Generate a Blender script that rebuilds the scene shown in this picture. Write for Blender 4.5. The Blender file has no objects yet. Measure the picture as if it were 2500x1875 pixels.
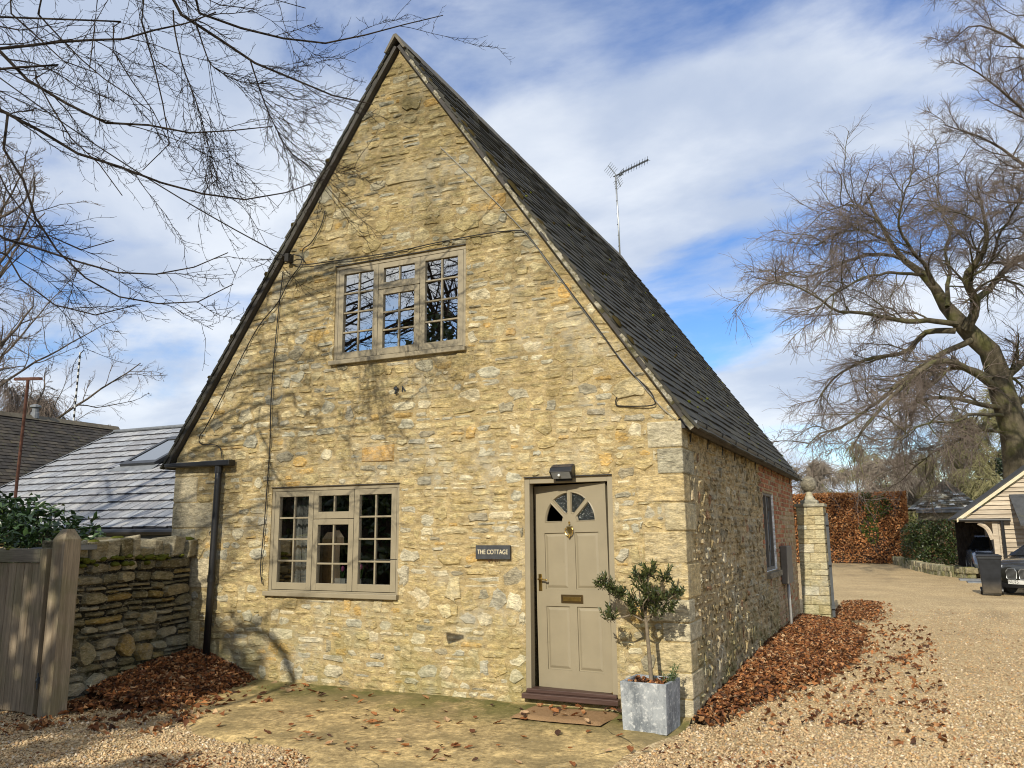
import bpy, bmesh, math, random
import numpy as np
from mathutils import Vector, Matrix, noise as mnoise

random.seed(7)
RNG = np.random.default_rng(11)
SC = bpy.context.scene
COL = SC.collection

# ---------------------------------------------------------------- camera
CAM_POS = np.array([8.300, -7.623, 1.628])
PITCH, ROLL, YAW = math.radians(10.398), math.radians(-0.3685), math.radians(-25.061)
FW = np.array([math.sin(YAW)*math.cos(PITCH), math.cos(YAW)*math.cos(PITCH), math.sin(PITCH)])
_rt = np.array([math.cos(YAW), -math.sin(YAW), 0.0]); _up = np.cross(_rt, FW)
RT = _rt*math.cos(ROLL)+_up*math.sin(ROLL); UP = _up*math.cos(ROLL)-_rt*math.sin(ROLL)
cam = bpy.data.cameras.new('camera'); cam.sensor_width = 36.0; cam.lens = 28.648
cam.clip_start = 0.05; cam.clip_end = 3000
camo = bpy.data.objects.new('camera', cam); COL.objects.link(camo)
M4 = Matrix.Identity(4)
for i in range(3):
    M4[i][0], M4[i][1], M4[i][2], M4[i][3] = RT[i], UP[i], -FW[i], CAM_POS[i]
camo.matrix_world = M4
SC.camera = camo

# ---------------------------------------------------------------- sky, sun, exposure
SUN_EL, SUN_DX = math.radians(31), -0.028
w = bpy.data.worlds.new('World'); SC.world = w; w.use_nodes = True
wn = w.node_tree; wn.nodes.clear()
def wN(t, **k):
    n = wn.nodes.new(t)
    for a, b in k.items(): setattr(n, a, b)
    return n
w_out = wN('ShaderNodeOutputWorld'); w_bg = wN('ShaderNodeBackground'); w_bg.inputs[1].default_value = 0.1
sky = wN('ShaderNodeTexSky'); sky.sky_type = 'NISHITA'; sky.sun_disc = False
sky.sun_elevation = SUN_EL; sky.sun_rotation = math.radians(180); sky.air_density = 1.0; sky.dust_density = 0.3; sky.ozone_density = 2.4
tc = wN('ShaderNodeTexCoord'); sep = wN('ShaderNodeSeparateXYZ'); wn.links.new(tc.outputs['Generated'], sep.inputs[0])
def wmath(op, a, b=None, clamp=False):
    n = wN('ShaderNodeMath', operation=op); n.use_clamp = clamp
    for i, v in enumerate((a, b)):
        if v is None: continue
        if isinstance(v, (int, float)): n.inputs[i].default_value = v
        else: wn.links.new(v, n.inputs[i])
    return n.outputs[0]
zc = wmath('ADD', wmath('MAXIMUM', sep.outputs[2], 0.0), 0.22)
cmb = wN('ShaderNodeCombineXYZ')
wn.links.new(wmath('DIVIDE', sep.outputs[0], zc), cmb.inputs[0]); wn.links.new(wmath('DIVIDE', sep.outputs[1], zc), cmb.inputs[1])
def wnoise(scale, detail, rough, off, dist=0.0, rot=0.0, sx=1.0):
    mp = wN('ShaderNodeMapping'); mp.inputs['Location'].default_value = off; mp.inputs['Rotation'].default_value = (0, 0, rot); mp.inputs['Scale'].default_value = (sx, 1, 1)
    wn.links.new(cmb.outputs[0], mp.inputs[0])
    n = wN('ShaderNodeTexNoise'); n.inputs['Scale'].default_value = scale; n.inputs['Detail'].default_value = detail
    n.inputs['Roughness'].default_value = rough; n.inputs['Distortion'].default_value = dist
    wn.links.new(mp.outputs[0], n.inputs['Vector']); return n.outputs['Fac']
CLOUD_OFF = (1.177, 4.089, 0.0)
big = wnoise(0.75, 2, 0.5, CLOUD_OFF, 0.2, 0.5, 0.8)
med = wnoise(2.1, 8, 0.56, (1.3, 7.7, 0), 0.3, 0.6, 0.7)
dens = wmath('ADD', wmath('MULTIPLY', big, 1.15), wmath('MULTIPLY', med, 0.85))
rmp = wN('ShaderNodeMapRange'); rmp.interpolation_type = 'SMOOTHSTEP'; rmp.inputs['From Min'].default_value = 0.775; rmp.inputs['From Max'].default_value = 0.985
wn.links.new(dens, rmp.inputs['Value'])
shade = wN('ShaderNodeMapRange'); shade.interpolation_type = 'SMOOTHSTEP'; shade.inputs['From Min'].default_value = 0.36; shade.inputs['From Max'].default_value = 0.66
wn.links.new(wnoise(1.9, 7, 0.55, (9.1, 3.3, 0), 0.3, 0.6, 0.8), shade.inputs['Value'])
ccol = wN('ShaderNodeMix', data_type='RGBA'); ccol.inputs[6].default_value = (4.9, 5.7, 7.2, 1); ccol.inputs[7].default_value = (8.0, 8.5, 9.2, 1)
wn.links.new(shade.outputs[0], ccol.inputs[0])
cm = wN('ShaderNodeMix', data_type='RGBA')
hsv = wN('ShaderNodeHueSaturation'); hsv.inputs['Saturation'].default_value = 1.3; hsv.inputs['Value'].default_value = 1.5; hsv.inputs['Hue'].default_value = 0.512; wn.links.new(sky.outputs[0], hsv.inputs['Color'])
wn.links.new(wmath('MULTIPLY', rmp.outputs[0], 0.95), cm.inputs[0]); wn.links.new(hsv.outputs[0], cm.inputs[6]); wn.links.new(ccol.outputs[2], cm.inputs[7])
wn.links.new(cm.outputs[2], w_bg.inputs[0]); wn.links.new(w_bg.outputs[0], w_out.inputs[0])
w.cycles.sampling_method = 'MANUAL'; w.cycles.sample_map_resolution = 512

sun = bpy.data.lights.new('sun', 'SUN'); sun.energy = 4.8; sun.angle = math.radians(0.55); sun.color = (1.0, 0.925, 0.77)
suno = bpy.data.objects.new('sun', sun); COL.objects.link(suno)
_d = Vector((SUN_DX, math.cos(SUN_EL), -math.sin(SUN_EL)))
suno.rotation_euler = _d.to_track_quat('-Z', 'Y').to_euler(); suno.location = (6, -30, 25)
SC.view_settings.view_transform = 'Standard'; SC.view_settings.look = 'None'
SC.view_settings.exposure = 0.14; SC.view_settings.gamma = 1.0; SC.view_settings.use_curve_mapping = False
SC.render.engine = 'CYCLES'
SC.cycles.max_bounces = 5; SC.cycles.diffuse_bounces = 2; SC.cycles.glossy_bounces = 2; SC.cycles.transparent_max_bounces = 8
SC.cycles.filter_width = 1.05; SC.cycles.caustics_reflective = False; SC.cycles.caustics_refractive = False

# ---------------------------------------------------------------- object helpers
def link(o, parent=None):
    COL.objects.link(o)
    if parent is not None: o.parent = parent
    return o
def tag(o, label=None, cat=None, group=None, kind=None):
    for k, v in (('label', label), ('category', cat), ('group', group), ('kind', kind)):
        if v: o[k] = v
    return o
def thing(name, label, cat, group=None, loc=(0, 0, 0), rz=0.0):
    o = bpy.data.objects.new(name, None); o.empty_display_size = 0.2; o.location = loc; o.rotation_euler = (0, 0, rz)
    link(o); return tag(o, label, cat, group)
def copy_tree(o, parent=None):
    c = o.copy(); COL.objects.link(c); c.parent = parent
    for ch in list(o.children): copy_tree(ch, c)
    return c
def np_mesh(name, V, F, mat, parent=None, col=None, smooth=False):
    """V (n,3); F (m,k) int array or list of such arrays; col (sum m,3) per face"""
    Fs = F if isinstance(F, list) else [F]
    me = bpy.data.meshes.new(name)
    V = np.ascontiguousarray(V, dtype=np.float32)
    me.vertices.add(len(V)); me.vertices.foreach_set('co', V.ravel())
    flat = np.concatenate([f.ravel() for f in Fs]).astype(np.int32)
    tot = np.concatenate([np.full(len(f), f.shape[1], np.int32) for f in Fs])
    me.loops.add(len(flat)); me.loops.foreach_set('vertex_index', flat)
    me.polygons.add(len(tot)); me.polygons.foreach_set('loop_start', np.concatenate([[0], np.cumsum(tot)[:-1]]).astype(np.int32))
    if smooth: me.polygons.foreach_set('use_smooth', np.ones(len(tot), bool))
    me.update(calc_edges=True)
    if col is not None:
        a = me.attributes.new('col', 'FLOAT_COLOR', 'FACE')
        c = np.ones((len(tot), 4), np.float32); c[:, :3] = col; a.data.foreach_set('color', c.ravel())
    me.materials.append(mat)
    return link(bpy.data.objects.new(name, me), parent)
class MB:
    def __init__(s): s.v = []; s.f = []; s.c = []
    def add(s, vs, fs, col=None):
        b = len(s.v); s.v += [tuple(x) for x in vs]; s.f += [tuple(i+b for i in f) for f in fs]; s.c += [col or (1, 1, 1)]*len(fs); return s
    def box(s, x0, x1, y0, y1, z0, z1, col=None):
        v = [(x0,y0,z0),(x1,y0,z0),(x1,y1,z0),(x0,y1,z0),(x0,y0,z1),(x1,y0,z1),(x1,y1,z1),(x0,y1,z1)]
        return s.add(v, [(0,3,2,1),(4,5,6,7),(0,1,5,4),(1,2,6,5),(2,3,7,6),(3,0,4,7)], col)
    def obox(s, c, ax, ay, az, col=None):   # oriented box, half vectors
        c, ax, ay, az = [np.array(q, float) for q in (c, ax, ay, az)]
        v = [c+i*ax+j*ay+k*az for k in (-1, 1) for (i, j) in ((-1,-1),(1,-1),(1,1),(-1,1))]
        return s.add(v, [(0,3,2,1),(4,5,6,7),(0,1,5,4),(1,2,6,5),(2,3,7,6),(3,0,4,7)], col)
    def prism(s, pts, d, col=None):         # polygon pts extruded by d
        n = len(pts); d = np.array(d, float); p = [np.array(q, float) for q in pts]
        v = p+[q+d for q in p]
        return s.add(v, [tuple(range(n))[::-1], tuple(range(n, 2*n))]+[(i, (i+1) % n, n+(i+1) % n, n+i) for i in range(n)], col)
    def tube(s, pts, r, k=6, cap=True, col=None):
        P = np.array(pts, float); n = len(P); r = np.full(n, r) if np.isscalar(r) else np.array(r)
        T = np.gradient(P, axis=0) if n > 2 else np.array([P[1]-P[0]]*2)
        T /= np.linalg.norm(T, axis=1)[:, None]+1e-9
        ref = np.array([0, 0, 1.0]) if abs(T.mean(0)[2]) < .85 else np.array([1.0, 0, 0])
        vs = []
        for i in range(n):
            a = np.cross(T[i], ref); a /= np.linalg.norm(a)+1e-9; b = np.cross(T[i], a)
            for j in range(k):
                t = 2*math.pi*j/k; vs.append(P[i]+r[i]*(a*math.cos(t)+b*math.sin(t)))
        fs = [(i*k+j, (i+1)*k+j, (i+1)*k+(j+1) % k, i*k+(j+1) % k) for i in range(n-1) for j in range(k)]
        if cap: fs += [tuple(range(k)), tuple(range((n-1)*k, n*k))[::-1]]
        return s.add(vs, fs, col)
    def lathe(s, c, prof, k=16, col=None):   # prof [(r,z)]
        vs = []; n = len(prof)
        for r, z in prof:
            for j in range(k): t = 2*math.pi*j/k; vs.append((c[0]+r*math.cos(t), c[1]+r*math.sin(t), c[2]+z))
        fs = [(i*k+j, i*k+(j+1) % k, (i+1)*k+(j+1) % k, (i+1)*k+j) for i in range(n-1) for j in range(k)]
        fs += [tuple(range(k))[::-1], tuple(range((n-1)*k, n*k))]
        return s.add(vs, fs, col)
    def build(s, name, mat, parent=None, smooth=False, col=False, bevel=0):
        me = bpy.data.meshes.new(name); me.from_pydata(s.v, [], s.f); me.update()
        if col or any(c != (1, 1, 1) for c in s.c):
            a = me.attributes.new('col', 'FLOAT_COLOR', 'FACE')
            for i, c in enumerate(s.c): a.data[i].color = (*c, 1)
        if smooth: me.polygons.foreach_set('use_smooth', np.ones(len(me.polygons), bool))
        me.materials.append(mat)
        o = link(bpy.data.objects.new(name, me), parent)
        if bevel:
            m = o.modifiers.new('bevel', 'BEVEL'); m.width = bevel; m.segments = 2; m.limit_method = 'ANGLE'; m.angle_limit = math.radians(40)
        return o
def fixn(o):
    b = bmesh.new(); b.from_mesh(o.data); bmesh.ops.recalc_face_normals(b, faces=b.faces); b.to_mesh(o.data); b.free()
def boolean_cut(o, cutters):
    fixn(o)
    for c in cutters: fixn(c)
    for c in cutters:
        m = o.modifiers.new('cut', 'BOOLEAN'); m.operation = 'DIFFERENCE'; m.object = c; m.solver = 'EXACT'
    dg = bpy.context.evaluated_depsgraph_get()
    me = bpy.data.meshes.new_from_object(o.evaluated_get(dg))
    o.modifiers.clear(); o.data = me
    for c in cutters: bpy.data.objects.remove(c)
def smoothcurve(pts, n=8):
    P = np.array(pts, float); out = []
    for i in range(len(P)-1):
        p0, p1, p2, p3 = P[max(i-1, 0)], P[i], P[i+1], P[min(i+2, len(P)-1)]
        for t in np.linspace(0, 1, n, endpoint=False):
            out.append(.5*((2*p1)+(-p0+p2)*t+(2*p0-5*p1+4*p2-p3)*t*t+(-p0+3*p1-3*p2+p3)*t**3))
    out.append(P[-1]); return np.array(out)

# ---------------------------------------------------------------- materials
class G:
    """small node-graph helper"""
    def __init__(s, name, rough=0.8, spec=0.3):
        s.m = bpy.data.materials.new(name); s.m.use_nodes = True; s.t = s.m.node_tree
        s.b = s.t.nodes['Principled BSDF']; s.out = s.t.nodes['Material Output']
        s.b.inputs['Roughness'].default_value = rough; s.b.inputs['Specular IOR Level'].default_value = spec
        g = s.t.nodes.new('ShaderNodeNewGeometry'); s.pos = g.outputs['Position']; s.geo = g
    def n(s, t, **k):
        n = s.t.nodes.new(t)
        for a, b in k.items(): setattr(n, a, b)
        return n
    def put(s, sock, v):
        if isinstance(v, bpy.types.NodeSocket): s.t.links.new(v, sock)
        elif v is not None: sock.default_value = v
    def attr(s, name='col'): n = s.n('ShaderNodeAttribute'); n.attribute_name = name; return n.outputs['Color']
    def rand(s): return s.n('ShaderNodeObjectInfo').outputs['Random']
    def local(s): return s.n('ShaderNodeTexCoord').outputs['Object']
    def map(s, vec, scale=(1, 1, 1), rot=(0, 0, 0), loc=(0, 0, 0)):
        n = s.n('ShaderNodeMapping'); s.put(n.inputs[0], vec); n.inputs['Scale'].default_value = scale; n.inputs['Rotation'].default_value = rot; n.inputs['Location'].default_value = loc; return n.outputs[0]
    def noise(s, scale, detail=4, rough=0.55, vec=None, dist=0.0):
        n = s.n('ShaderNodeTexNoise'); s.put(n.inputs['Vector'], vec or s.pos); n.inputs['Scale'].default_value = scale
        n.inputs['Detail'].default_value = detail; n.inputs['Roughness'].default_value = rough; n.inputs['Distortion'].default_value = dist; return n.outputs['Fac']
    def voro(s, scale, vec=None, feature='F1', out='Distance', rnd=1.0):
        n = s.n('ShaderNodeTexVoronoi', feature=feature); s.put(n.inputs['Vector'], vec or s.pos); n.inputs['Scale'].default_value = scale; n.inputs['Randomness'].default_value = rnd; return n.outputs[out]
    def mr(s, v, a, b, c=0.0, d=1.0, smooth=True):
        n = s.n('ShaderNodeMapRange'); n.interpolation_type = 'SMOOTHSTEP' if smooth else 'LINEAR'
        s.put(n.inputs['Value'], v)
        for k, x in zip(('From Min', 'From Max', 'To Min', 'To Max'), (a, b, c, d)): n.inputs[k].default_value = x
        return n.outputs[0]
    def math(s, op, a, b=None):
        n = s.n('ShaderNodeMath', operation=op); s.put(n.inputs[0], a); s.put(n.inputs[1], b) if b is not None else None; return n.outputs[0]
    def mix(s, f, a, b, blend='MIX'):
        n = s.n('ShaderNodeMix', data_type='RGBA'); n.blend_type = blend; s.put(n.inputs[0], f)
        for sk, v in ((n.inputs[6], a), (n.inputs[7], b)): s.put(sk, (*v, 1) if isinstance(v, tuple) and len(v) == 3 else v)
        return n.outputs[2]
    def gray(s, f, a, b):     # value -> multiplier colour between a and b
        v = s.mr(f, 0.3, 0.7, a, b, False); n = s.n('ShaderNodeCombineColor')
        for i in range(3): s.put(n.inputs[i], v)
        return n.outputs[0]
    def bump(s, h, strength=0.5, dist=0.01, prev=None):
        n = s.n('ShaderNodeBump'); s.put(n.inputs['Height'], h); n.inputs['Strength'].default_value = strength; n.inputs['Distance'].default_value = dist
        if prev is not None: s.put(n.inputs['Normal'], prev)
        return n.outputs[0]
    def sepz(s, vec=None): n = s.n('ShaderNodeSeparateXYZ'); s.put(n.inputs[0], vec or s.pos); return n.outputs
    def fin(s, col=None, normal=None, rough=None, **k):
        if col is not None: s.put(s.b.inputs['Base Color'], (*col, 1) if isinstance(col, tuple) and len(col) == 3 else col)
        if normal is not None: s.put(s.b.inputs['Normal'], normal)
        if rough is not None: s.put(s.b.inputs['Roughness'], rough)
        for a, b in k.items(): s.put(s.b.inputs[a.replace('_', ' ')], b)
        return s.m
def simple(name, col, rough=0.6, spec=0.4, var=0.15, scale=8.0, bump=0.0, bscale=60, metallic=0.0):
    g = G(name, rough, spec)
    c = g.mix(1.0, col, g.gray(g.noise(scale, 5), 1-var, 1+var), 'MULTIPLY')
    nrm = g.bump(g.noise(bscale, 4), bump, 0.005) if bump else None
    return g.fin(c, nrm, Metallic=metallic)
def tinted(name, rough=0.85, spec=0.2, var=0.2, scale=14, bump=0.6, bscale=35, bdist=0.008, trans=0.0):
    g = G(name, rough, spec)
    c = g.mix(1.0, g.attr(), g.gray(g.noise(scale, 6, 0.6), 1-var, 1+var), 'MULTIPLY')
    nrm = g.bump(g.noise(bscale, 6, 0.65), bump, bdist) if bump else None
    return g.fin(c, nrm)
MT = {}
def make_stone(name, lichen=0.5, bstr=0.9, dark=0.35, algae=0.0, fine=40, zdark=None, white=0.28):
    g = G(name, 0.9, 0.15)
    strat = g.map(g.pos, (1, 1, 2.6))
    n1 = g.noise(9, 6, 0.62, strat); n2 = g.noise(fine, 6, 0.7, strat); n3 = g.noise(1.1, 5, 0.6); n4 = g.noise(3.1, 6, 0.65)
    c = g.mix(1.0, g.attr(), g.gray(n1, 0.50, 1.46), 'MULTIPLY')
    c = g.mix(1.0, c, g.gray(n2, 0.52, 1.44), 'MULTIPLY')
    c = g.mix(g.mr(g.noise(22, 6, 0.7, strat), 0.52, 0.66, 0, 0.5), c, (0.60, 0.52, 0.35))
    c = g.mix(g.mr(g.noise(13, 6, 0.75), 0.60, 0.74, 0, 0.5), c, (0.26, 0.20, 0.12))
    film = g.math('MULTIPLY', g.mr(g.noise(1.5, 6, 0.62), 0.46, 0.66), g.mr(g.noise(7, 5, 0.7), 0.34, 0.62))
    c = g.mix(g.math('MULTIPLY', film, 0.5), c, (0.40, 0.385, 0.32))
    # broad weathering: grey-brown crust in uneven patches
    mask = g.math('MULTIPLY', g.mr(n3, 0.40, 0.60), g.mr(n4, 0.38, 0.60))
    if zdark is not None:
        up = g.mr(g.sepz()[2], zdark[0], zdark[1], zdark[2], 1.0); mask = g.math('MULTIPLY', mask, up)
    if zdark is not None:
        pat = g.math('MULTIPLY', g.mr(g.sepz()[2], 3.0, 6.8, 0, 0.75), g.mr(g.noise(1.7, 6, 0.65), 0.25, 0.58))
        c = g.mix(pat, c, g.mix(1.0, c, (0.40, 0.40, 0.36), 'MULTIPLY'))
    c = g.mix(g.math('MULTIPLY', mask, dark), c, g.mix(1.0, c, (0.50, 0.50, 0.47), 'MULTIPLY'))
    # pale crusty lichen dots and films
    lm = g.math('MULTIPLY', g.mr(g.noise(17, 5, 0.7), 0.60, 0.72), g.mr(g.noise(2.0, 3), 0.42, 0.6))
    c = g.mix(g.math('MULTIPLY', lm, lichen), c, (0.55, 0.53, 0.46))
    dots = g.math('MULTIPLY', g.mr(g.voro(38), 0.20, 0.10), g.mr(g.noise(1.6, 3), 0.5, 0.62))
    c = g.mix(g.math('MULTIPLY', dots, white), c, (0.72, 0.70, 0.62))
    if algae:
        am = g.math('MULTIPLY', g.mr(g.noise(2.4, 5, 0.6), 0.42, 0.6), g.mr(g.sepz()[2], 1.2, 0.0))
        c = g.mix(g.math('MULTIPLY', am, algae), c, (0.14, 0.15, 0.04))
    h = g.math('ADD', g.math('MULTIPLY', n1, 1.2), g.math('ADD', g.math('MULTIPLY', n2, 0.7), g.math('MULTIPLY', g.noise(fine*3.2, 3), 0.25)))
    return g.fin(c, g.bump(h, bstr, 0.026))
MT['stone'] = make_stone('honey_limestone', 0.6, 0.75, 0.95, 0.30, zdark=(1.0, 5.0, 0.18))
MT['mortar'] = make_stone('lime_mortar', 0.3, 0.5, 0.75, 0.35, 60, zdark=(1.0, 5.0, 0.18))
MT['rubble'] = make_stone('rubble_stone', 0.35, 1.0, 0.6, 0.5, 45)
MT['quoin'] = make_stone('dressed_stone', 0.75, 0.55, 0.5, 0.35, 70, white=0.6)
MT['dry'] = make_stone('dry_wall_stone', 0.6, 1.0, 0.5, 0.25, 45, white=0.5)
MT['brick'] = tinted('brick', bump=0.7, bscale=60, var=0.3)
MT['tile'] = None
def _tile(name, base_a, base_b, moss):
    g = G(name, 0.75, 0.3)
    c = g.mix(1.0, g.attr(), g.gray(g.noise(6, 6, 0.65), 0.7, 1.25), 'MULTIPLY')
    c = g.mix(1.0, c, g.gray(g.noise(70, 4), 0.85, 1.15), 'MULTIPLY')
    mm = g.math('MULTIPLY', g.mr(g.noise(7, 6, 0.7), 0.54, 0.66), g.mr(g.noise(0.9, 3), 0.4, 0.65))
    c = g.mix(g.math('MULTIPLY', mm, moss), c, (0.085, 0.082, 0.03))
    return g.fin(c, g.bump(g.noise(50, 6, 0.7), 0.5, 0.006))
MT['tile'] = _tile('roof_tile', None, None, 0.6)
MT['slate'] = _tile('pale_slate', None, None, 0.05); MT['slate'].node_tree.nodes['Principled BSDF'].inputs['Roughness'].default_value = 0.5
MT['darktile'] = _tile('dark_roof_tile', None, None, 0.8)
def wood(name, ca, cb, rough=0.75, axis=2, stretch=14, alg=0.0, knots=True, line=0.7):
    g = G(name, rough, 0.25)
    sc = [stretch]*3; sc[axis] = 0.8
    info = g.n('ShaderNodeObjectInfo')
    off = g.n('ShaderNodeVectorMath', operation='ADD'); g.put(off.inputs[0], g.pos)
    cx = g.n('ShaderNodeCombineXYZ'); g.put(cx.inputs[axis], g.math('MULTIPLY', info.outputs['Random'], 30.0)); g.put(off.inputs[1], cx.outputs[0])
    v = g.map(off.outputs[0], tuple(sc))
    n1 = g.noise(1.0, 7, 0.7, v, 0.6); n2 = g.noise(6.0, 4, 0.6, v)
    c = g.mix(g.mr(n1, 0.3, 0.7), ca, cb)
    c = g.mix(1.0, c, g.gray(n2, line, 1.2), 'MULTIPLY')
    c = g.mix(1.0, c, g.gray(info.outputs['Random'], 0.9, 1.1), 'MULTIPLY')
    if knots: c = g.mix(g.mr(g.voro(2.3), 0.07, 0.03, 0, 0.75), c, (ca[0]*.35, ca[1]*.3, ca[2]*.28))
    if alg: c = g.mix(g.math('MULTIPLY', g.mr(g.noise(3, 4), 0.45, 0.65), alg), c, (0.12, 0.13, 0.05))
    return g.fin(c, g.bump(n2, 0.35, 0.004))
MT['gate'] = wood('weathered_gate_wood', (0.19, 0.145, 0.095), (0.31, 0.25, 0.175), alg=0.3)
MT['oak'] = wood('fresh_oak', (0.36, 0.29, 0.21), (0.50, 0.43, 0.33), axis=0)
MT['paint'] = None
def paint(name, col, rough=0.45, var=0.06):
    g = G(name, rough, 0.4)
    c = g.mix(1.0, col, g.gray(g.noise(5, 5), 1-var, 1+var), 'MULTIPLY')
    c = g.mix(g.math('MULTIPLY', g.mr(g.noise(11, 5, 0.7), 0.62, 0.75), 0.25), c, (col[0]*.6, col[1]*.58, col[2]*.55))
    return g.fin(c, g.bump(g.noise(240, 2), 0.06, 0.002))
MT['paint'] = paint('taupe_paint', (0.258, 0.220, 0.148))
MT['black'] = simple('black_plastic', (0.012, 0.012, 0.013), 0.42, 0.5, 0.3)
MT['gutter'] = simple('dark_gutter', (0.035, 0.033, 0.03), 0.4, 0.5, 0.4, 5)
MT['brass'] = simple('brass', (0.62, 0.43, 0.14), 0.3, 0.5, 0.25, 20, metallic=1.0)
MT['iron'] = simple('dark_iron', (0.05, 0.055, 0.06), 0.55, 0.4, 0.3)
MT['galv'] = simple('galvanised', (0.42, 0.43, 0.43), 0.4, 0.5, 0.2, metallic=0.8)
MT['cable'] = simple('cable', (0.02, 0.018, 0.016), 0.6, 0.3)
MT['rust'] = simple('rusty_steel', (0.085, 0.04, 0.028), 0.85, 0.2, 0.4, 12)
MT['white'] = simple('white_plastic', (0.62, 0.62, 0.60), 0.4)
MT['grey_box'] = simple('grey_box', (0.14, 0.125, 0.105), 0.6)
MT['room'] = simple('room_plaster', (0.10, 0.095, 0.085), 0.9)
MT['lead'] = simple('lead', (0.16, 0.17, 0.18), 0.5, 0.4, 0.2)
def bark(name, ca, cb, sc=9, moss=0.0):
    g = G(name, 0.92, 0.1)
    v = g.map(g.pos, (1, 1, 0.35))
    c = g.mix(g.mr(g.noise(sc, 6, 0.7, v), 0.3, 0.7), ca, cb)
    if moss: c = g.mix(g.math('MULTIPLY', g.mr(g.noise(1.2, 5), 0.45, 0.65), moss), c, (0.11, 0.115, 0.035))
    return g.fin(c, g.bump(g.noise(sc*2.2, 6, 0.75, v), 1.0, 0.06))
MT['bark'] = bark('beech_bark', (0.075, 0.062, 0.042), (0.165, 0.14, 0.095), 3, 0.6)
MT['branch'] = bark('grey_branch', (0.075, 0.058, 0.045), (0.15, 0.12, 0.095), 6)
MT['twig'] = bark('brown_twig', (0.055, 0.038, 0.032), (0.10, 0.075, 0.06), 20)
MT['twigfar'] = bark('far_twig', (0.15, 0.118, 0.10), (0.23, 0.185, 0.155), 4)
MT['paletwig'] = bark('pale_twig', (0.24, 0.20, 0.16), (0.34, 0.29, 0.235), 4)
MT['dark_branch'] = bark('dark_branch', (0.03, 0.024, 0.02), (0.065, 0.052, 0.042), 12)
MT['olivetwig'] = bark('olive_twig', (0.22, 0.205, 0.10), (0.31, 0.29, 0.15), 4)
def leafmat(name, rough=0.45, spec=0.4, trans=0.25):
    g = G(name, rough, spec)
    c = g.attr()
    m = g.fin(c)
    tr = g.n('ShaderNodeBsdfTranslucent'); g.put(tr.inputs[0], c)
    mx = g.n('ShaderNodeMixShader'); mx.inputs[0].default_value = trans
    g.t.links.new(g.b.outputs[0], mx.inputs[1]); g.t.links.new(tr.outputs[0], mx.inputs[2]); g.t.links.new(mx.outputs[0], g.out.inputs[0])
    return m
MT['leaf'] = leafmat('glossy_leaf', 0.35, 0.5, 0.15)
MT['deadleaf'] = leafmat('dead_leaf', 0.8, 0.15, 0.2)
def glassmat(name, base, ior=1.5, tint=(0.9, 0.93, 0.92)):
    g = G(name); g.t.nodes.remove(g.b)
    f = g.n('ShaderNodeFresnel'); f.inputs[0].default_value = ior
    a = g.n('ShaderNodeMath', operation='ADD'); a.use_clamp = True; g.put(a.inputs[0], f.outputs[0]); a.inputs[1].default_value = base
    t = g.n('ShaderNodeBsdfTransparent'); t.inputs[0].default_value = (*tint, 1)
    s = g.n('ShaderNodeBsdfGlossy'); s.inputs['Roughness'].default_value = 0.0; s.inputs[0].default_value = (1, 0.95, 0.85, 1)
    g.put(s.inputs['Normal'], g.bump(g.noise(2.2, 2), 0.02, 0.02))
    mx = g.n('ShaderNodeMixShader'); g.put(mx.inputs[0], a.outputs[0]); g.t.links.new(t.outputs[0], mx.inputs[1]); g.t.links.new(s.outputs[0], mx.inputs[2])
    g.t.links.new(mx.outputs[0], g.out.inputs[0]); return g.m
MT['glass'] = glassmat('window_glass', 0.55)
g = G('obscure_glass', 0.12, 0.6); MT['obscure'] = g.fin((0.012, 0.016, 0.016), g.bump(g.voro(90), 0.9, 0.01))
MT['black_glass'] = simple('car_glass', (0.01, 0.012, 0.015), 0.08, 0.6)

# ================================================================ SETTING
def gravelmat():
    g = G('gravel', 0.9, 0.15)
    flat = g.map(g.pos, (1, 1, 0.0))
    vc = g.n('ShaderNodeTexVoronoi'); g.put(vc.inputs['Vector'], flat); vc.inputs['Scale'].default_value = 52
    sepc = g.n('ShaderNodeSeparateColor'); g.put(sepc.inputs[0], vc.outputs['Color'])
    r = g.n('ShaderNodeValToRGB'); g.put(r.inputs[0], sepc.outputs[0]); e = r.color_ramp.elements
    e[0].position = 0; e[0].color = (0.25, 0.165, 0.08, 1); e[1].position = 1; e[1].color = (0.61, 0.49, 0.30, 1)
    for p, c in ((0.25, (0.35, 0.24, 0.12, 1)), (0.5, (0.45, 0.33, 0.175, 1)), (0.75, (0.52, 0.40, 0.225, 1))):
        x = e.new(p); x.color = c
    c = g.mix(1.0, r.outputs[0], g.gray(g.noise(0.7, 5, 0.6, flat), 0.82, 1.14), 'MULTIPLY')
    # worn, earthy wheel lines and dips
    c = g.mix(g.math('MULTIPLY', g.mr(g.noise(0.45, 4, 0.55, g.map(flat, (1.6, 0.45, 1))), 0.55, 0.70), 0.45), c, (0.21, 0.155, 0.09))
    h = g.math('SUBTRACT', 1.0, vc.outputs['Distance'])
    return g.fin(c, g.bump(h, 0.9, 0.012))
MT['gravel'] = gravelmat()
g = G('meadow', 0.95, 0.05)
MT['meadow'] = g.fin(g.mix(g.noise(0.05, 5), (0.10, 0.125, 0.035), (0.17, 0.18, 0.06)), g.bump(g.noise(2, 5), 0.5, 0.1))
g = G('concrete', 0.9, 0.15)
c = g.mix(g.mr(g.noise(1.3, 6, 0.6), 0.35, 0.65), (0.54, 0.395, 0.18), (0.38, 0.28, 0.135))
c = g.mix(1.0, c, g.gray(g.noise(26, 7, 0.75), 0.5, 1.4), 'MULTIPLY')
c = g.mix(1.0, c, g.gray(g.noise(11, 6, 0.7), 0.55, 1.35), 'MULTIPLY')
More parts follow.
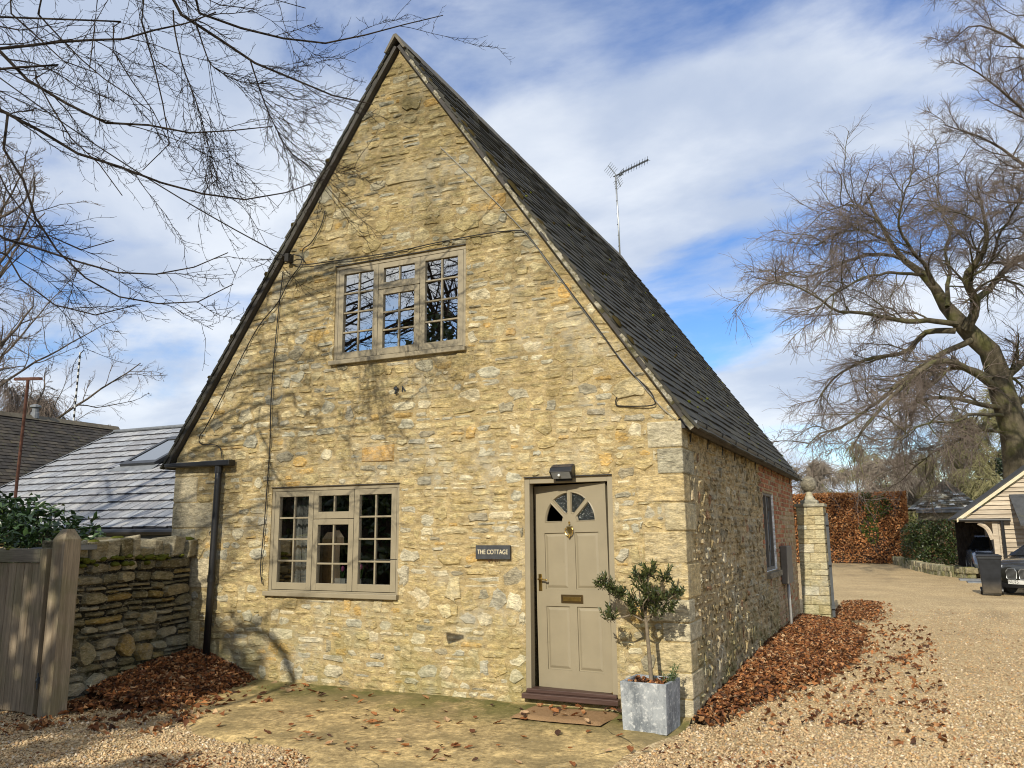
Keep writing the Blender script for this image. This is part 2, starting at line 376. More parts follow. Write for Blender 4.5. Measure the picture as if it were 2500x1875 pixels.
c = g.mix(1.0, c, g.gray(g.noise(5.5, 6, 0.7), 0.74, 1.2), 'MULTIPLY')
c = g.mix(g.mr(g.noise(34, 5, .75), .56, .66, 0, .65), c, (0.13, 0.10, 0.055))
c = g.mix(g.mr(g.voro(14), .16, .08, 0, .45), c, (0.50, 0.46, 0.36))
xyz = g.sepz()
mm = g.math('MULTIPLY', g.mr(g.noise(2.2, 6, 0.65), 0.34, 0.54), g.mr(xyz[1], -1.1, -0.10))
c = g.mix(g.math('MULTIPLY', mm, 0.85), c, (0.075, 0.085, 0.02))
c = g.mix(g.math('MULTIPLY', g.mr(g.noise(1.0, 6, .65), 0.48, 0.62), 0.6), c, (0.20, 0.155, 0.075))
crk = g.math('MULTIPLY', g.mr(g.voro(0.62, g.map(g.pos, (1, 1, 0), loc=(3.1, .4, 0)), 'DISTANCE_TO_EDGE'), 0.010, 0.004), 1.0); sc_ = g.n('ShaderNodeVectorMath', operation='SCALE'); sc_.inputs['Scale'].default_value = .22
wob = g.n('ShaderNodeVectorMath', operation='ADD'); g.put(wob.inputs[0], g.map(g.pos, (1, 1, 0)))
nz = g.n('ShaderNodeTexNoise'); g.put(nz.inputs['Vector'], g.pos); nz.inputs['Scale'].default_value = 2.5; nz.inputs['Detail'].default_value = 5
g.put(sc_.inputs[0], nz.outputs['Color']); g.put(wob.inputs[1], sc_.outputs[0])
crk = g.math('MULTIPLY', g.mr(g.voro(0.62, wob.outputs[0], 'DISTANCE_TO_EDGE'), 0.005, 0.001), g.mr(g.noise(1.7, 3), .45, .6))
c = g.mix(g.math('MULTIPLY', crk, 0.8), c, (0.07, 0.06, 0.03))
hh = g.math('SUBTRACT', g.math('ADD', g.noise(45, 6, 0.7), g.math('MULTIPLY', g.noise(4, 4), 2.0)), g.math('MULTIPLY', crk, 2.0))
MT['concrete'] = g.fin(c, g.bump(hh, 0.6, 0.012))

GZ = -0.05
def gh(x, y):          # gravel surface height
    return GZ+0.018*mnoise.noise((x*.6, y*.6, 0))+0.008*mnoise.noise((x*2.1, y*2.1, 5))
mb = MB(); mb.add([(-900, -500, -.13), (900, -500, -.13), (900, 1500, -.13), (-900, 1500, -.13)], [(0, 1, 2, 3)])
tag(mb.build('ground', MT['meadow']), kind='structure')
nx, ny = 70, 130
xs = np.linspace(-9, 26, nx); ys = np.concatenate([np.linspace(-26, 14, 90), np.linspace(14.6, 47.5, ny-90)])
V = np.array([(x, y, gh(x, y) if abs(x) < 20 else GZ) for y in ys for x in xs])
Q = np.array([(j*nx+i, j*nx+i+1, (j+1)*nx+i+1, (j+1)*nx+i) for j in range(ny-1) for i in range(nx-1)])
tag(np_mesh('gravel_drive', V, Q, MT['gravel'], smooth=True), kind='structure')
# hillside
def hill(name, x0, x1, y0, y1, hfun, mat, n=40, m=16):
    V = []
    for j in range(m):
        for i in range(n):
            x = x0+(x1-x0)*i/(n-1); t = j/(m-1); V.append((x, y0+(y1-y0)*t, hfun(x, t)))
    Q = np.array([(j*n+i, j*n+i+1, (j+1)*n+i+1, (j+1)*n+i) for j in range(m-1) for i in range(n-1)])
    return tag(np_mesh(name, np.array(V), Q, mat, smooth=True), kind='structure')
g = G('hill_grass', 0.95, 0.05)
MT['hill'] = g.fin(g.mix(g.noise(0.03, 5), (0.15, 0.19, 0.05), (0.24, 0.26, 0.085)))
hill('hills', -260, 420, 95, 420, lambda x, t: -0.5+(23+4*mnoise.noise((x*.012, 3, 0)))*(t**.75)*(1-0.25*t)+1.5*mnoise.noise((x*.03, t*3, 9)), MT['hill'])

# concrete apron
def apron():
    out = [(0.85, 0.04), (1.15, -.5), (1.55, -1.05), (2.05, -1.6), (2.63, -2.06), (3.1, -2.13), (3.58, -2.10), (4.0, -2.25), (4.3, -2.6), (4.6, -3.1), (5.5, -3.2), (5.95, -2.6), (6.2, -1.95), (6.36, -1.3), (6.47, -.75), (6.50, -.3), (6.49, 0.04)]
    P = smoothcurve([(*p, 0) for p in out+[out[0]]], 7)[:-1, :2]
    P = np.array([p+0.05*np.array([mnoise.noise((p[0]*4, p[1]*4, 1)), mnoise.noise((p[0]*4, p[1]*4, 7))]) if p[1] < -.02 else p for p in P]); P[:, 0] = np.minimum(P[:, 0], 6.49); P[:, 1] = np.minimum(P[:, 1], .04)
    c = np.array([3.9, -0.75]); rings = 14; k = len(P); V = []
    for r in range(rings+1):
        t = r/rings
        for p in P:
            q = c+(p-c)*t; edge = max(0, t-.93)/.07
            z = -0.030+0.035*max(0, min(1, (q[1]+1.1)/1.1))**1.5+0.006*mnoise.noise((q[0]*1.3, q[1]*1.3, 2))-0.03*edge*(q[1] < -.1)
            V.append((q[0], q[1], z))
    Q = np.array([(r*k+i, r*k+(i+1) % k, (r+1)*k+(i+1) % k, (r+1)*k+i) for r in range(rings) for i in range(k)])
    return P, tag(np_mesh('concrete_apron', np.array(V), Q[:, ::-1], MT['concrete'], smooth=True), kind='structure')
APRON, _ = apron()
def in_poly(x, y, P):
    x1, y1 = P[:, 0], P[:, 1]; x2, y2 = np.roll(x1, -1), np.roll(y1, -1)
    ins = np.zeros(len(x), bool)
    for a, b, c_, d in zip(x1, y1, x2, y2):
        ins ^= ((b > y) != (d > y)) & (x < (c_-a)*(y-b)/(d-b+1e-12)+a)
    return ins

# ================================================================ COTTAGE
W, L, ZE, XR, ZR = 6.495, 8.80, 2.70, 3.255, 7.43      # wall plan, eaves and apex of the gable
SL, SRR = (ZR-2.60)/XR, (ZR-ZE)/(W-XR)
def gz(x): return ZR-SL*(XR-x) if x < XR else ZR-SRR*(x-XR)
cottage = thing('cottage', 'steep gabled honey stone cottage with dark tiled roof and taupe windows', 'house')
LOWW = (1.577, 3.369, 0.975, 2.176); UPW = (2.405, 4.183, 3.62, 4.80); DOOR = (4.863, 5.807, 0.06, 2.18)
SIDEW = (4.94, 6.08, 1.05, 2.227)

def box_obj(x0, x1, y0, y1, z0, z1):
    return MB().box(x0, x1, y0, y1, z0, z1).build('cutter', MT['mortar'])
mb = MB(); mb.prism([(0, 0, -.15), (W, 0, -.15), (W, 0, ZE), (XR, 0, ZR), (0, 0, 2.60)], (0, .42, 0))
gable = mb.build('gable_wall', MT['mortar'], cottage)
boolean_cut(gable, [box_obj(a+.004, b-.004, -.5, .8, c+.004, d-.004) for a, b, c, d in (LOWW, UPW, DOOR)])
me = gable.data; at = me.attributes.new('col', 'FLOAT_COLOR', 'FACE')
for i in range(len(me.polygons)): at.data[i].color = (0.37, 0.283, 0.142, 1)
mb = MB(); mb.box(W-.40, W, .425, L, -.15, ZE-.02, (0.36, 0.275, 0.15))
flank = mb.build('rubble_wall', MT['mortar'], cottage, col=True)
boolean_cut(flank, [box_obj(W-.6, W+.3, SIDEW[0]+.004, SIDEW[1]-.004, SIDEW[2]+.004, SIDEW[3]-.004)])
me = flank.data
if 'col' not in me.attributes:
    at = me.attributes.new('col', 'FLOAT_COLOR', 'FACE')
    for i in range(len(me.polygons)): at.data[i].color = (0.30, 0.235, 0.135, 1)
mb = MB(); mb.box(0, .4, .425, L, -.15, 2.58, (0.38, 0.30, 0.17)); mb.build('garden_wall', MT['mortar'], cottage, col=True)
mb = MB(); mb.prism([(.41, L-.42, -.15), (W-.41, L-.42, -.15), (W-.41, L-.42, ZE-.3), (XR, L-.42, ZR-.3), (.41, L-.42, 2.3)], (0, .4, 0), (0.38, 0.30, 0.17)); mb.build('end_gable_wall', MT['mortar'], cottage, col=True)
# rooms behind the panes
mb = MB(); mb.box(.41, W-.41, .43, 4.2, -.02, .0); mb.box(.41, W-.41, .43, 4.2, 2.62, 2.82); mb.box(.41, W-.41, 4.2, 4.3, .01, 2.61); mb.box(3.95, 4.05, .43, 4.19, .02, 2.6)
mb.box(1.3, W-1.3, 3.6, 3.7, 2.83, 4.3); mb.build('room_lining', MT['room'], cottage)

PAL = [((0.455, 0.36, 0.175), 32), ((0.51, 0.42, 0.235), 26), ((0.41, 0.32, 0.15), 18), ((0.56, 0.49, 0.325), 12), ((0.48, 0.32, 0.115), 5), ((0.38, 0.35, 0.26), 10), ((0.44, 0.40, 0.285), 12), ((0.28, 0.245, 0.165), 6)]
def pick(pal=PAL, rnd=random, j=0.10):
    c = rnd.choices([p[0] for p in pal], [p[1] for p in pal])[0]; k = 1+rnd.uniform(-j, j); s = rnd.uniform(-.03, .03)
    return (c[0]*k*(1+s), c[1]*k, c[2]*k*(1-s))
def rect_minus(r, o, minw=.035, minh=.028):
    u0, u1, v0, v1 = r; a, b, c, d = o
    if u1 <= a or u0 >= b or v1 <= c or v0 >= d: return [r]
    out = []
    if u0 < a: out.append((u0, a, v0, v1))
    if u1 > b: out.append((b, u1, v0, v1))
    m0, m1 = max(u0, a), min(u1, b)
    if v0 < c: out.append((m0, m1, v0, c))
    if v1 > d: out.append((m0, m1, d, v1))
    return [q for q in out if q[1]-q[0] > minw and q[3]-q[2] > minh]
def courses(u0, u1, v0, v1, hs, wmin, wmax, rnd, tall=.13, split=.12):
    H = []; v = v0
    while v < v1: h = rnd.choice(hs)*rnd.uniform(.85, 1.15); H.append((v, min(v+h, v1+.05))); v += h
    rects = []; blocked = []
    for i, (a, b) in enumerate(H):
        nb = []; ints = [(u0, u1)]
        for (c, d) in blocked:
            ni = []
            for (p, q) in ints:
                if d <= p or c >= q: ni.append((p, q)); continue
                if p < c: ni.append((p, c))
                if d < q: ni.append((d, q))
            ints = ni
        for (p, q) in ints:
            u = p
            while u < q-1e-6:
                h = b-a; wd = rnd.uniform(wmin, wmax)*(0.75+0.5*h/.1)*(rnd.uniform(1.3, 1.9) if rnd.random() < .12 else 1)
                if q-u-wd < wmin*.8: wd = q-u
                t = b
                if i+1 < len(H) and rnd.random() < tall: t = H[i+1][1]; nb.append((u, u+wd))
                elif h > .085 and rnd.random() < split:
                    m = a+h*rnd.uniform(.4, .6); rects.append((u, u+wd, a, m)); rects.append((u, u+wd, m, b)); u += wd; continue
                rects.append((u, u+wd, a, t)); u += wd
        blocked = nb
    return rects
def clip(poly, a, b, c):       # keep a*u+b*v<=c
    out = []; n = len(poly)
    for i in range(n):
        p, q = poly[i], poly[(i+1) % n]; dp, dq = a*p[0]+b*p[1]-c, a*q[0]+b*q[1]-c
        if dp <= 0: out.append(p)
        if (dp < 0 < dq) or (dq < 0 < dp): t = dp/(dp-dq); out.append((p[0]+t*(q[0]-p[0]), p[1]+t*(q[1]-p[1])))
    return out
def stone_outline(r, rnd, gap, jit=.12, rough=1.0):
    u0, u1, v0, v1 = r; g_ = gap*rnd.uniform(.6, 1.5)/2; u0 += g_; u1 -= g_; v0 += g_; v1 -= g_
    w_, h_ = u1-u0, v1-v0
    if w_ < .02 or h_ < .015: return None
    c = [min(w_, h_)*rnd.uniform(.10, .32)*rough for _ in range(4)]; cx = [min(w_*.3, k*rnd.uniform(.8, 2.0)) for k in c]
    P = [(u0+cx[0], v0), ((u0+u1)/2+rnd.uniform(-.2, .2)*w_, v0), (u1-cx[1], v0), (u1, v0+c[1]), (u1, v1-c[2]), (u1-cx[2], v1), ((u0+u1)/2+rnd.uniform(-.2, .2)*w_, v1), (u0+cx[3], v1), (u0, v1-c[3]), (u0, v0+c[0])]
    j = h_*jit*rough
    return [(p[0]+rnd.uniform(-j, j), p[1]+rnd.uniform(-j, j)*.8) for p in P]
def stone_geo(poly, depth, rnd, M, bev=.014, tilt=.006, base=-.005):
    n = len(poly); cu = sum(p[0] for p in poly)/n; cv = sum(p[1] for p in poly)/n
    hs = min(max(p[0] for p in poly)-min(p[0] for p in poly), max(p[1] for p in poly)-min(p[1] for p in poly))
    k = max(.45, 1-2*bev/max(hs, .02)*rnd.uniform(.7, 1.2)); ta, tb = rnd.uniform(-tilt, tilt), rnd.uniform(-tilt, tilt)
    V = [M(p[0], p[1], base) for p in poly]
    for p in poly:
        a, b = cu+(p[0]-cu)*(1-(1-k)*.6), cv+(p[1]-cv)*k
        V.append(M(a, b, depth+ta*(p[0]-cu)/.1+tb*(p[1]-cv)/.05+rnd.uniform(-.003, .003)))
    V.append(M(cu+rnd.uniform(-.3, .3)*hs, cv+rnd.uniform(-.2, .2)*hs, depth+rnd.uniform(-.003, .008)))
    F = [(i, (i+1) % n, n+(i+1) % n, n+i) for i in range(n)]+[(n+i, n+(i+1) % n, 2*n) for i in range(n)]
    return V, F
def place_stones(items, parent, mat, name, keep=300, rest_name=None):
    """items: (weight, V, F, col); the largest become objects, the rest one joined part"""
    items.sort(key=lambda t: -t[0])
    for _, V, F, c in items[:keep]:
        MB().add(V, F, c).build(name, mat, parent, col=True)
    if len(items) > keep:
        mb = MB()
        for _, V, F, c in items[keep:]: mb.add(V, F, c)
        tag(mb.build(rest_name or name+'_infill', mat, parent, col=True), kind='stuff')

# ---- gable stones
rnd = random.Random(3)
Mg = lambda u, v, d: (u, -d, v)
quoins = []                       # dressed blocks at both corners
z = -.05; k = 0
while z < ZE-.12:
    h = rnd.uniform(.17, .32); z1 = min(z+h, ZE-.02); ln = (0.22 if k % 2 else 0.40)*rnd.uniform(.8, 1.2); quoins.append((W-ln, W, z, z1, k)); z = z1; k += 1
z = -.05; lq = []
while z < 2.45:
    h = rnd.uniform(.26, .40); z1 = min(z+h, 2.56); ln = (0.36 if k % 2 else 0.62)*rnd.uniform(.9, 1.1); lq.append((0, ln, z, z1, k)); z = z1; k += 1
opens = [(a-.006, b+.006, c-.006, d+.006) for a, b, c, d in (LOWW, UPW, DOOR)]+[q[:4] for q in quoins+lq]
opens.append((2.84, 3.30, 2.415, 2.63))
def warp(u, v):
    f = 1.0
    for a, b, c, d in opens[:3]:
        du = max(a-u, 0, u-b); dv = max(c-v, 0, v-d); f = min(f, math.hypot(du, dv)/.35)
    f = min(f, max(0, v+.05)/.3, max(0.05, u)/.3, max(0.05, W-u)/.3); f = max(0, min(1, f))
    return u, v+f*(.055*mnoise.noise((u*.55, v*.7, 1.3))+.02*mnoise.noise((u*1.9, v*1.6, 4.1)))
items = []
for r in courses(0, W, -.05, ZR, [.05, .06, .07, .08, .09, .12], .09, .25, rnd, .18, .10):
    rs = [r]
    for o in opens: rs = [q for x in rs for q in rect_minus(x, o)]
    for q in rs:
        if q[2] > gz((q[0]+q[1])/2)-.02: continue
        P = stone_outline(q, rnd, .012, .15, 1.2)
        if not P: continue
        P = [warp(*p) for p in P]
        P = clip(P, -SL, 1, ZR-SL*XR-.01); P = clip(P, SRR, 1, ZR+SRR*XR-.01) if len(P) > 2 else P
        if len(P) < 3: continue
        ar = abs(sum(P[i][0]*P[(i+1) % len(P)][1]-P[(i+1) % len(P)][0]*P[i][1] for i in range(len(P))))/2
        if ar < .0012: continue
        V, F = stone_geo(P, rnd.choice([.001, .002, .004, .006, .009, .013])+rnd.uniform(0, .002), rnd, Mg, .018, .004)
        items.append((ar, V, F, pick(rnd=rnd)))
V, F = stone_geo([(2.845, 2.43), (3.29, 2.42), (3.295, 2.62), (2.85, 2.60)], .012, rnd, Mg); items.append((9, V, F, (0.50, 0.305, 0.095)))
place_stones(items, gable, MT['stone'], 'stone', 300, 'stone_infill')
QP = [((0.46, 0.375, 0.215), 3), ((0.44, 0.35, 0.185), 3), ((0.46, 0.40, 0.27), 2), ((0.38, 0.34, 0.24), 1)]
for (a, b, c, d, k) in quoins:
    dep = rnd.uniform(.008, .014); lb = (0.48 if k % 2 else 0.24)*rnd.uniform(.9, 1.1); g_ = .006
    mb = MB(); mb.box(a+g_, W+dep, -dep, lb, c+g_, d-g_, pick(QP, rnd)); o = mb.build('quoin', MT['stone'], gable, col=True, bevel=.012)
for (a, b, c, d, k) in lq:
    dep = rnd.uniform(.006, .012); g_ = .006
    MB().box(-dep, b-g_, -dep, .3, c+g_, d-g_, pick(QP, rnd)).build('quoin', MT['stone'], gable, col=True, bevel=.012)

# ---- flank: rough rubble, with a brick repair round the casement
Mf = lambda u, v, d: (W+d, u, v)
rnd = random.Random(5)
def brick_zone(u, v):
    if u > SIDEW[1]-.05: return True
    if v > SIDEW[3]-.05 and u > 4.62+0.1*(int(v/.075) % 2): return True
    if u > SIDEW[0]-.10-.11*(int(v/.15) % 2) and v > 1.0: return True
    return False
RP = [((0.42, 0.325, 0.175), 30), ((0.36, 0.275, 0.145), 26), ((0.48, 0.39, 0.24), 22), ((0.30, 0.245, 0.155), 10), ((0.54, 0.47, 0.33), 10), ((0.38, 0.22, 0.12), 3)]
items = []
for r in courses(.25, SIDEW[1]+.1, -.05, ZE-.08, [.055, .07, .085, .11], .045, .13, rnd, .25, .1):
    rs = [r]
    for o in [(SIDEW[0]-.01, SIDEW[1]+.01, SIDEW[2]-.09, SIDEW[3]+.01)]+[(-.1, (0.48 if k % 2 else 0.24), c, d) for (a, b, c, d, k) in quoins]:
        rs = [q for x in rs for q in rect_minus(x, o)]
    for q in rs:
        if brick_zone((q[0]+q[1])/2, (q[2]+q[3])/2) : continue
        P = stone_outline(q, rnd, .022, .16, 1.3)
        if not P: continue
        dep = rnd.choice([.0, .004, .008, .013, .020])+rnd.uniform(0, .005)
        V, F = stone_geo(P, dep, rnd, Mf, .018, .007); items.append(((q[1]-q[0])*(q[3]-q[2])/(8+q[0])**2, V, F, pick(RP, rnd)))
place_stones(items, flank, MT['rubble'], 'rubble_stone', 300, 'rubble_infill')
items = []
bh, bl = .075, .225; row = 0; v = -.05
while v < ZE-.07:
    u = 4.5-(.1125 if row % 2 else 0); hd = (row % 5 == 4)
    bw = bl/2 if hd else bl
    while u < L-.02:
        r = (u, min(u+bw, L-.01), v, v+bh); u += bw
        for q in rect_minus(r, (SIDEW[0]-.008, SIDEW[1]+.008, SIDEW[2]-.09, SIDEW[3]+.008), .04, .03):
            cu, cv = (q[0]+q[1])/2, (q[2]+q[3])/2
            if not brick_zone(cu, cv): continue
            g_ = .008; P = [(q[0]+g_, q[2]+g_), (q[1]-g_, q[2]+g_), (q[1]-g_, q[3]-g_), (q[0]+g_, q[3]-g_)]
            V, F = stone_geo(P, rnd.uniform(.004, .011), rnd, Mf, .004, .001)
            red = cv > 1.25+.5*mnoise.noise((cu, cv*2, 3))-.35*(cu-6.5)*.3
            if cu > 7.2 and cv < 2.0+.3*mnoise.noise((cu*2, 1, 1)): red = False
            pal = [((0.33, 0.135, 0.07), 5), ((0.26, 0.105, 0.06), 3), ((0.38, 0.19, 0.10), 3), ((0.34, 0.25, 0.16), 3)] if red else [((0.33, 0.24, 0.14), 4), ((0.30, 0.20, 0.12), 3), ((0.36, 0.28, 0.18), 3), ((0.33, 0.15, 0.08), 1)]
            items.append((1/(8+cu), V, F, pick(pal, rnd)))
    v += bh; row += 1
place_stones(items, flank, MT['brick'], 'brick', 300, 'brick_infill')

# ---- roof
roof = MB()
OV = .07
def slope(side):   # unit vector down the slope and outward normal
    if side > 0: e = np.array([W+.10-XR, 0, -(SRR*(W+.10-XR))])
    else: e = np.array([-.10-XR, 0, -SL*(XR+.10)])
    ln = np.linalg.norm(e); s = e/ln; n = np.array([s[2]*-side*-1, 0, 0]); n = np.array([-s[2]*side, 0, s[0]*side]); return s, n, ln
RID = np.array([XR, 0, ZR+.01])
for side in (1, -1):
    s, n, ln = slope(side)
    a = RID+np.array([0, -OV, 0]); b = a+s*ln
    roof.prism([a+n*.005, b+n*.005, b+n*.05, a+n*.05], (0, L+2*OV, 0), (0.055, 0.05, 0.045))
roofo = roof.build('roof', MT['tile'], cottage, col=True)
GA = .148; rnd = random.Random(9)
TP = [((0.034, 0.033, 0.026), 5), ((0.043, 0.041, 0.032), 4), ((0.025, 0.025, 0.021), 4), ((0.055, 0.050, 0.036), 1)]
tiles = {1: [], -1: []}
for side in (1, -1):
    s, n, ln = slope(side); nc = int(ln/GA)
    for i in range(nc+1):
        y = -OV-.02-(.15 if i % 2 else 0); first = True
        sl = min((i+1)*GA+.03, ln+.05)
        while y < L+OV-.01:
            tw = .30*rnd.uniform(.97, 1.03); y0, y1 = max(y, -OV-.025+rnd.uniform(-.006, .006)), min(y+tw, L+OV+.02); y += tw
            if y1-y0 < .04: continue
            lo = sl+rnd.uniform(-.006, .006); up = lo-.235; th = .024
            hl, hu = .092+rnd.uniform(-.004, .008), .050
            p = lambda S, Y, H: RID+s*S+n*H+np.array([0, Y, 0])
            g_ = .003
            V = [p(up, y0+g_, hu), p(up, y1-g_, hu), p(lo, y1-g_, hl-th), p(lo, y0+g_, hl-th), p(up, y0+g_, hu+th), p(up, y1-g_, hu+th), p(lo, y1-g_, hl), p(lo, y0+g_, hl)]
            tiles[side].append(((10-y0)*.4+i*.12+(4 if y0 < 0 else 0), V, [(0, 1, 2, 3), (7, 6, 5, 4), (2, 1, 5, 6), (3, 2, 6, 7), (0, 3, 7, 4), (1, 0, 4, 5)], pick(TP, rnd, .18)))
place_stones(tiles[1], roofo, MT['tile'], 'roof_tile', 300, 'roof_tiles_field')
mb = MB()
for t in tiles[-1]: mb.add(t[1], t[2], t[3])
tag(mb.build('roof_tiles_field', MT['tile'], roofo, col=True), kind='stuff')
# ridge tiles
y = -OV-.06
while y < L+OV:
    y1 = y+.45; h = .105; dz = rnd.uniform(-.006, .008)
    for sgn in (0,):
        wv = .15
        A = [(XR-wv, y+.008, ZR+h-.155+dz), (XR-.02, y+.008, ZR+h+.055+dz), (XR+.02, y+.008, ZR+h+.055+dz), (XR+wv, y+.008, ZR+h-.155+dz), (XR+wv-.03, y+.008, ZR+h-.16+dz), (XR, y+.008, ZR+h+.02+dz), (XR-wv+.03, y+.008, ZR+h-.16+dz)]
        MB().prism(A, (0, .435, 0), pick([((0.12, 0.105, 0.08), 1), ((0.095, 0.085, 0.07), 1)], rnd)).build('ridge_tile', MT['tile'], roofo, col=True)
    y = y1
# mortar bedding under the verge tiles
g = G('verge_mortar', 0.95, 0.1)
c = g.mix(g.mr(g.noise(14, 6, 0.7), 0.42, 0.60), (0.15, 0.135, 0.085), (0.42, 0.39, 0.31)); c = g.mix(g.mr(g.noise(8, 5, .7), .57, .66, 0, .8), c, (0.58, 0.57, 0.51)); c = g.mix(g.mr(g.noise(3.3, 4), .52, .62, 0, .9), c, (0.055, 0.05, 0.02))
MT['verge'] = g.fin(c, g.bump(g.noise(40, 6, .7), 1.0, .02))
for side in (1, -1):
    s, n, ln = slope(side); seg = 40; mb = MB()
    for i in range(seg):
        a0, a1 = ln*i/seg, ln*(i+1)/seg; f = rnd.uniform(.0, .014)
        p = lambda S, H, Y: RID+s*S+n*H+np.array([0, Y, 0])
        yy = -OV-.006+f
        mb.add([p(a0, .012, yy), p(a1, .012, yy), p(a1, .058, yy-.004), p(a0, .058, yy-.004), p(a0, .012, yy+.05), p(a1, .012, yy+.05), p(a1, .058, yy+.05), p(a0, .058, yy+.05)], [(3, 2, 1, 0), (0, 1, 5, 4), (2, 3, 7, 6)], (0.05, 0.047, 0.04))
    mb.build('verge_bedding', MT['verge'] if side > 0 else MT['tile'], roofo, col=True)
# moss cushions
g = G('moss', 1.0, 0.05); MT['moss'] = g.fin(g.mix(g.noise(25, 4), (0.03, 0.022, 0.010), (0.07, 0.055, 0.02)), g.bump(g.noise(160, 4), 1.0, .01))
g = G('green_moss', 1.0, 0.05); MT['greenmoss'] = g.fin(g.mix(g.noise(12, 5), (0.05, 0.055, 0.012), (0.15, 0.16, 0.025)), g.bump(g.noise(120, 5), 1.0, .012))
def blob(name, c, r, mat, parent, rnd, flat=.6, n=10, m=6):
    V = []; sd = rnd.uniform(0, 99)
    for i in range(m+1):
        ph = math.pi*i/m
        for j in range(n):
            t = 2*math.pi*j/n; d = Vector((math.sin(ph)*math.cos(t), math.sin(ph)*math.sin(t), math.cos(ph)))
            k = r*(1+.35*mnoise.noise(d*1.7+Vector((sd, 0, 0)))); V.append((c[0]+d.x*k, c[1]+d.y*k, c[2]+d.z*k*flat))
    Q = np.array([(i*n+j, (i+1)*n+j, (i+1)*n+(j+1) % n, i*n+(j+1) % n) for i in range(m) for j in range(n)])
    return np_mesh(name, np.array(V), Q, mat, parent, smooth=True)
s, n, ln = slope(1)
def moss_pad(q, r):
    mb = MB(); k = 11; rg = [(1.0, 0), (.8, .30), (.45, .48), (.02, .52)]; V = []; sd = rnd.uniform(0, 50)
    for a_, h_ in rg:
        for j in range(k):
            t = 2*math.pi*j/k; f = r*a_*(1+.45*mnoise.noise((math.cos(t)*1.6+sd, math.sin(t)*1.6, 1))); V.append(q+s*(f*1.5*math.cos(t))+np.array([0, f*.8*math.sin(t), 0])+n*(r*h_*rnd.uniform(.7, 1.1)-.006))
    mb.add(V, [(i*k+j, i*k+(j+1) % k, (i+1)*k+(j+1) % k, (i+1)*k+j) for i in range(3) for j in range(k)]); return mb.build('moss_cushion', MT['moss'], roofo, smooth=True)
for S, r in ((1.55, .05), (1.72, .055), (2.12, .06), (2.22, .05), (2.62, .07), (2.74, .065), (3.18, .055), (4.1, .03), (4.6, .06), (4.85, .05), (5.1, .03), (2.9, .03), (1.3, .035), (.75, .03), (.55, .035)):
    q = RID+s*S+n*.085+np.array([0, -OV-.01+rnd.uniform(-.01, .02), 0]); moss_pad(q, r)
for _ in range(60):
    S = rnd.uniform(1.5, 5.6); Y = rnd.uniform(.3, 9); q = RID+s*(round(S/GA)*GA+.03)+n*.088+np.array([0, Y, 0]); blob('moss_tuft', q, rnd.uniform(.012, .03), MT['greenmoss'] if rnd.random() < .5 else MT['moss'], roofo, rnd, .7, 7, 4)
s2, n2, ln2 = slope(-1)
for S in (1.6, 2.5, 3.2, 4.1, 4.7): blob('moss_cushion', RID+s2*S+n2*.09+np.array([0, -OV, 0]), rnd.uniform(.02, .04), MT['moss'], roofo, rnd, .9)

# ---- eaves gutter with brackets
def gutter(y0, y1, x, z, r, parent, mat=None):
    mat = mat or MT['gutter']; mb = MB(); k = 9; V = []; 
    for Y in (y0, y1):
        for rr in (r, r-.006):
            for j in range(k): t = math.pi+math.pi*j/(k-1); V.append((x+rr*math.cos(t), Y, z+rr*math.sin(t)))
    F = []
    for j in range(k-1): F += [(j, j+1, 2*k+j+1, 2*k+j), (k+j+1, k+j, 3*k+j, 3*k+j+1), (j+1, j, k+j, k+j+1), (2*k+j, 2*k+j+1, 3*k+j+1, 3*k+j)]
    F += [(0, 2*k, 3*k, k), (k-1, 2*k-1, 4*k-1, 3*k-1)]
    mb.add(V, F); o = mb.build('gutter', mat, parent, smooth=False)
    cap = MB().prism([(x+r*math.cos(math.pi+math.pi*j/(k-1)), y0-.004, z+r*math.sin(math.pi+math.pi*j/(k-1))) for j in range(k)], (0, .004-.008, 0)); cap.build('gutter_cap', MT['lead'], o)
    return o
gt = gutter(-.06, L+.05, W+.115, 2.655, .062, cottage)
Y = .35
while Y < L:
    MB().tube([(W+.115+.066*math.cos(t), Y, 2.655+.066*math.sin(t)) for t in np.linspace(math.pi*.95, 2.05*math.pi, 9)], .008, 5).tube([(W+.05, Y, 2.66), (W+.02, Y, 2.60), (W+.01, Y, 2.50)], .006, 4).build('gutter_bracket', MT['black'], gt); Y += .8
MB().box(W-.02, W+.045, .0, L, 2.60, 2.69).build('fascia_board', MT['gutter'], cottage)
# rain pipe on the gable with its short gutter
pipe = MB().tube([(.80, -.085, 2.45), (.80, -.085, 2.3), (.785, -.085, 1.2), (.77, -.085, .0)], .040, 14).build('rain_pipe', MT['black'], cottage, smooth=True)
MB().tube([(.80, -.085, 2.47), (.80, -.085, 2.38)], .047, 14).build('pipe_collar', MT['black'], pipe); MB().tube([(.783, -.085, 1.16), (.783, -.085, 1.08)], .046, 14).build('pipe_collar', MT['black'], pipe)
mb = MB(); P = [(x, z) for x, z in ((-.07, 2.475), (1.01, 2.462), (1.01, 2.535), (-.07, 2.522))]
mb.prism([(x, -.14, z) for x, z in P], (0, .115, 0)); mb.build('gutter_trough', MT['black'], cottage, bevel=.01)

